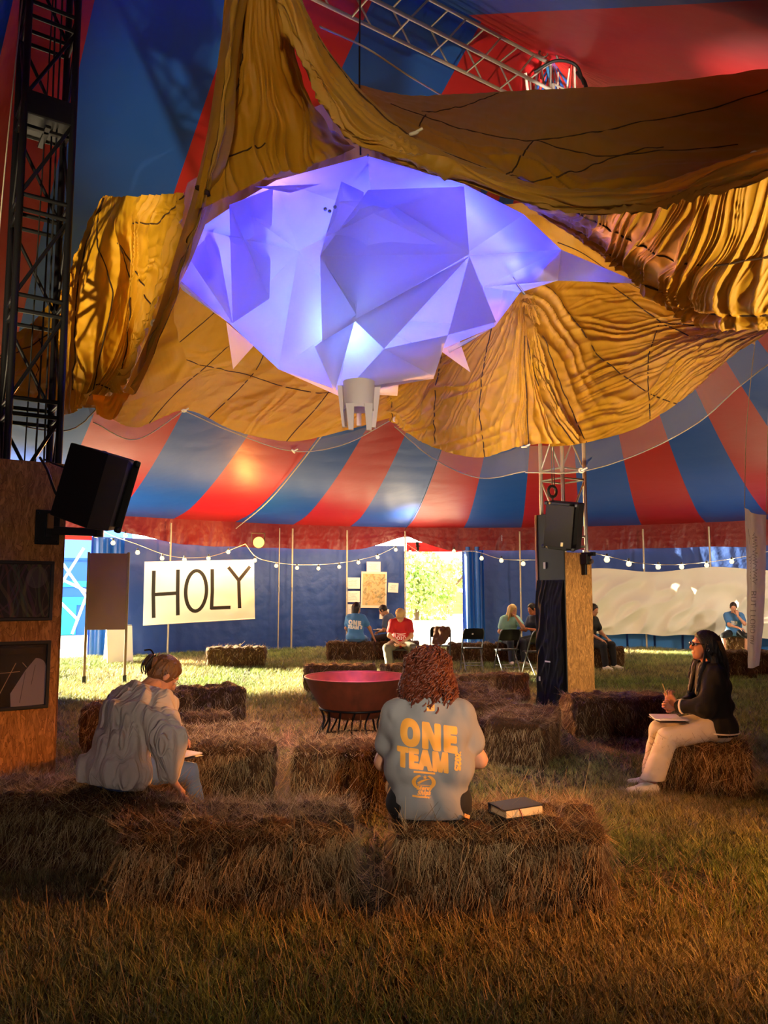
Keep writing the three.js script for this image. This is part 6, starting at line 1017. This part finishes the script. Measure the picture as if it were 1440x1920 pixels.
{
  const P = person({ label: 'person in a tan cap and red T-shirt, head bowed, hands clasped', pos: [0.34, 0, -15.8], yaw: -3, seat: 0.46, lean: 0.38, slump: 0.25, nod: 0.75, handL: [0.03, 0.6, 0.42], handR: [-0.03, 0.6, 0.42], elbowL: [1, -0.2, 0], elbowR: [-1, -0.2, 0], palmL: [-1, 0, 0], palmR: [1, 0, 0], curlL: 0.8, curlR: 0.8, footL: [0.2, 0.07, 0.48], footR: [-0.2, 0.07, 0.48], splay: 0.4, sleeve: 'short', shirt: '#b81c22', pants: '#5c5648', loose: 0.03, legLoose: 0.024, skin: '#c98f70' });
  printOn(P.shirt, -0.14, 0.14, 0.6, 0.86, false, canvasTex(512, 512, (c, w, h) => { c.clearRect(0, 0, w, h); c.fillStyle = '#f2ecea'; c.strokeStyle = '#f2ecea'; c.lineWidth = 26; c.beginPath(); c.moveTo(60, 170); c.quadraticCurveTo(50, 330, 110, 380); c.moveTo(110, 190); c.quadraticCurveTo(250, 235, 440, 190); c.stroke(); c.fillRect(130, 250, 300, 22); c.font = 'bold 190px sans-serif'; c.fillText('OIO', 100, 440); }), P.g);
  hair(P, longHair(0.16, 0.06), '#c9a868', capCut, 0.006, 40, 0.011);
  const cm = netMesh(fieldOf([blob(V(0, 0.045, -0.012), [0.098, 0.098, 0.118])], 0.02, [{ n: V(0, -1, 0), d: -0.045 }]), new THREE.Box3(V(-0.13, -0.05, -0.16), V(0.13, 0.17, 0.14)), 0.01), br = new THREE.CylinderGeometry(0.085, 0.085, 0.008, 20, 1, false, -1.57, 3.14).translate(0, 0.05, 0.085); const cp = join([cm, br]); cp.applyMatrix4(new THREE.Matrix4().compose(P.HD, P.hq, V(1, 1, 1))); part('cap', cp, cloth('#c9a36a'), P.g);
}
{
  const P = person({ label: 'blonde woman in a turquoise top behind the folding chairs, hand to her face', pos: [2.78, 0, -17.5], yaw: 14, seat: 0.45, lean: 0.25, slump: 0.15, nod: 0.4, look: 16, handL: [0.06, 1.02, 0.33], handR: [-0.14, 0.62, 0.34], elbowL: [0.6, -0.9, 0.2], footL: [0.14, 0.07, 0.5], footR: [-0.14, 0.07, 0.5], sleeve: 'short', shirt: '#9fd6d2', pants: '#2b3140', loose: 0.028, skin: '#d0977a' });
  hair(P, [...longHair(0.26, 0.07), bone(V(0.07, 0, 0.01), V(0.085, -0.24, 0.05), 0.035, 0.03), bone(V(-0.07, 0, 0.01), V(-0.085, -0.24, 0.05), 0.035, 0.03)], '#d9b878', [{ n: V(0, -0.1, 0.99), d: 0.06 }], 0.006, 40, 0.011);
}
{
  const P = person({ label: 'person in a dark top half hidden by the left edge of the draped column', pos: [3.45, 0, -17.5], yaw: -62, seat: 0.45, lean: 0.18, nod: 0.3, handL: [0.08, 0.78, 0.36], handR: [-0.1, 0.74, 0.36], footL: [0.14, 0.07, 0.5], footR: [-0.14, 0.07, 0.5], sleeve: 'short', shirt: '#2a3350', pants: '#23232c', loose: 0.026, skin: '#b5714c' }); hair(P, skull(0.012), '#1b120d', capCut, 0.006, 50, 0.012);
}
{
  const P = person({ label: 'person in a black T-shirt half hidden by the right edge of the column', pos: [4.3, 0, -16.45], yaw: 40, seat: 0.45, lean: 0.15, nod: 0.3, handL: [0.18, 0.62, 0.34], handR: [-0.1, 0.62, 0.36], footL: [0.16, 0.07, 0.5], footR: [-0.14, 0.07, 0.5], sleeve: 'short', shirt: '#121216', pants: '#1a1a20', loose: 0.026, shoes: '#e2ddd2' }); hair(P, skull(0.012), '#1b120d', capCut, 0.006, 50, 0.012);
}
{
  const P = person({ label: 'man in blue T-shirt and dark shorts before the white sheet, hand to his face', pos: [8.85, 0, -19.75], yaw: -22, seat: 0.47, lean: 0.32, slump: 0.1, nod: 0.28, handL: [0.08, 1.0, 0.36], handR: [0.1, 0.7, 0.4], elbowL: [0.6, -0.9, 0.1], elbowR: [-1, -0.3, 0], palmL: [-0.4, 0, -1], bendL: [-0.1, 1, -0.1], footL: [0.22, 0.07, 0.44], footR: [-0.24, 0.07, 0.46], splay: 0.35, sleeve: 'short', legs: 'short', shirt: '#4473a8', pants: '#14151c', loose: 0.03, shoes: '#efe9df', skin: '#c58a6c' });
  printOn(P.shirt, -0.09, 0.09, 0.72, 0.9, false, printTex('#eeeae4', false), P.g); hair(P, skull(0.011), '#2c1c12', capCut, 0.006, 50, 0.012);
}
renderer.render(scene, camera);
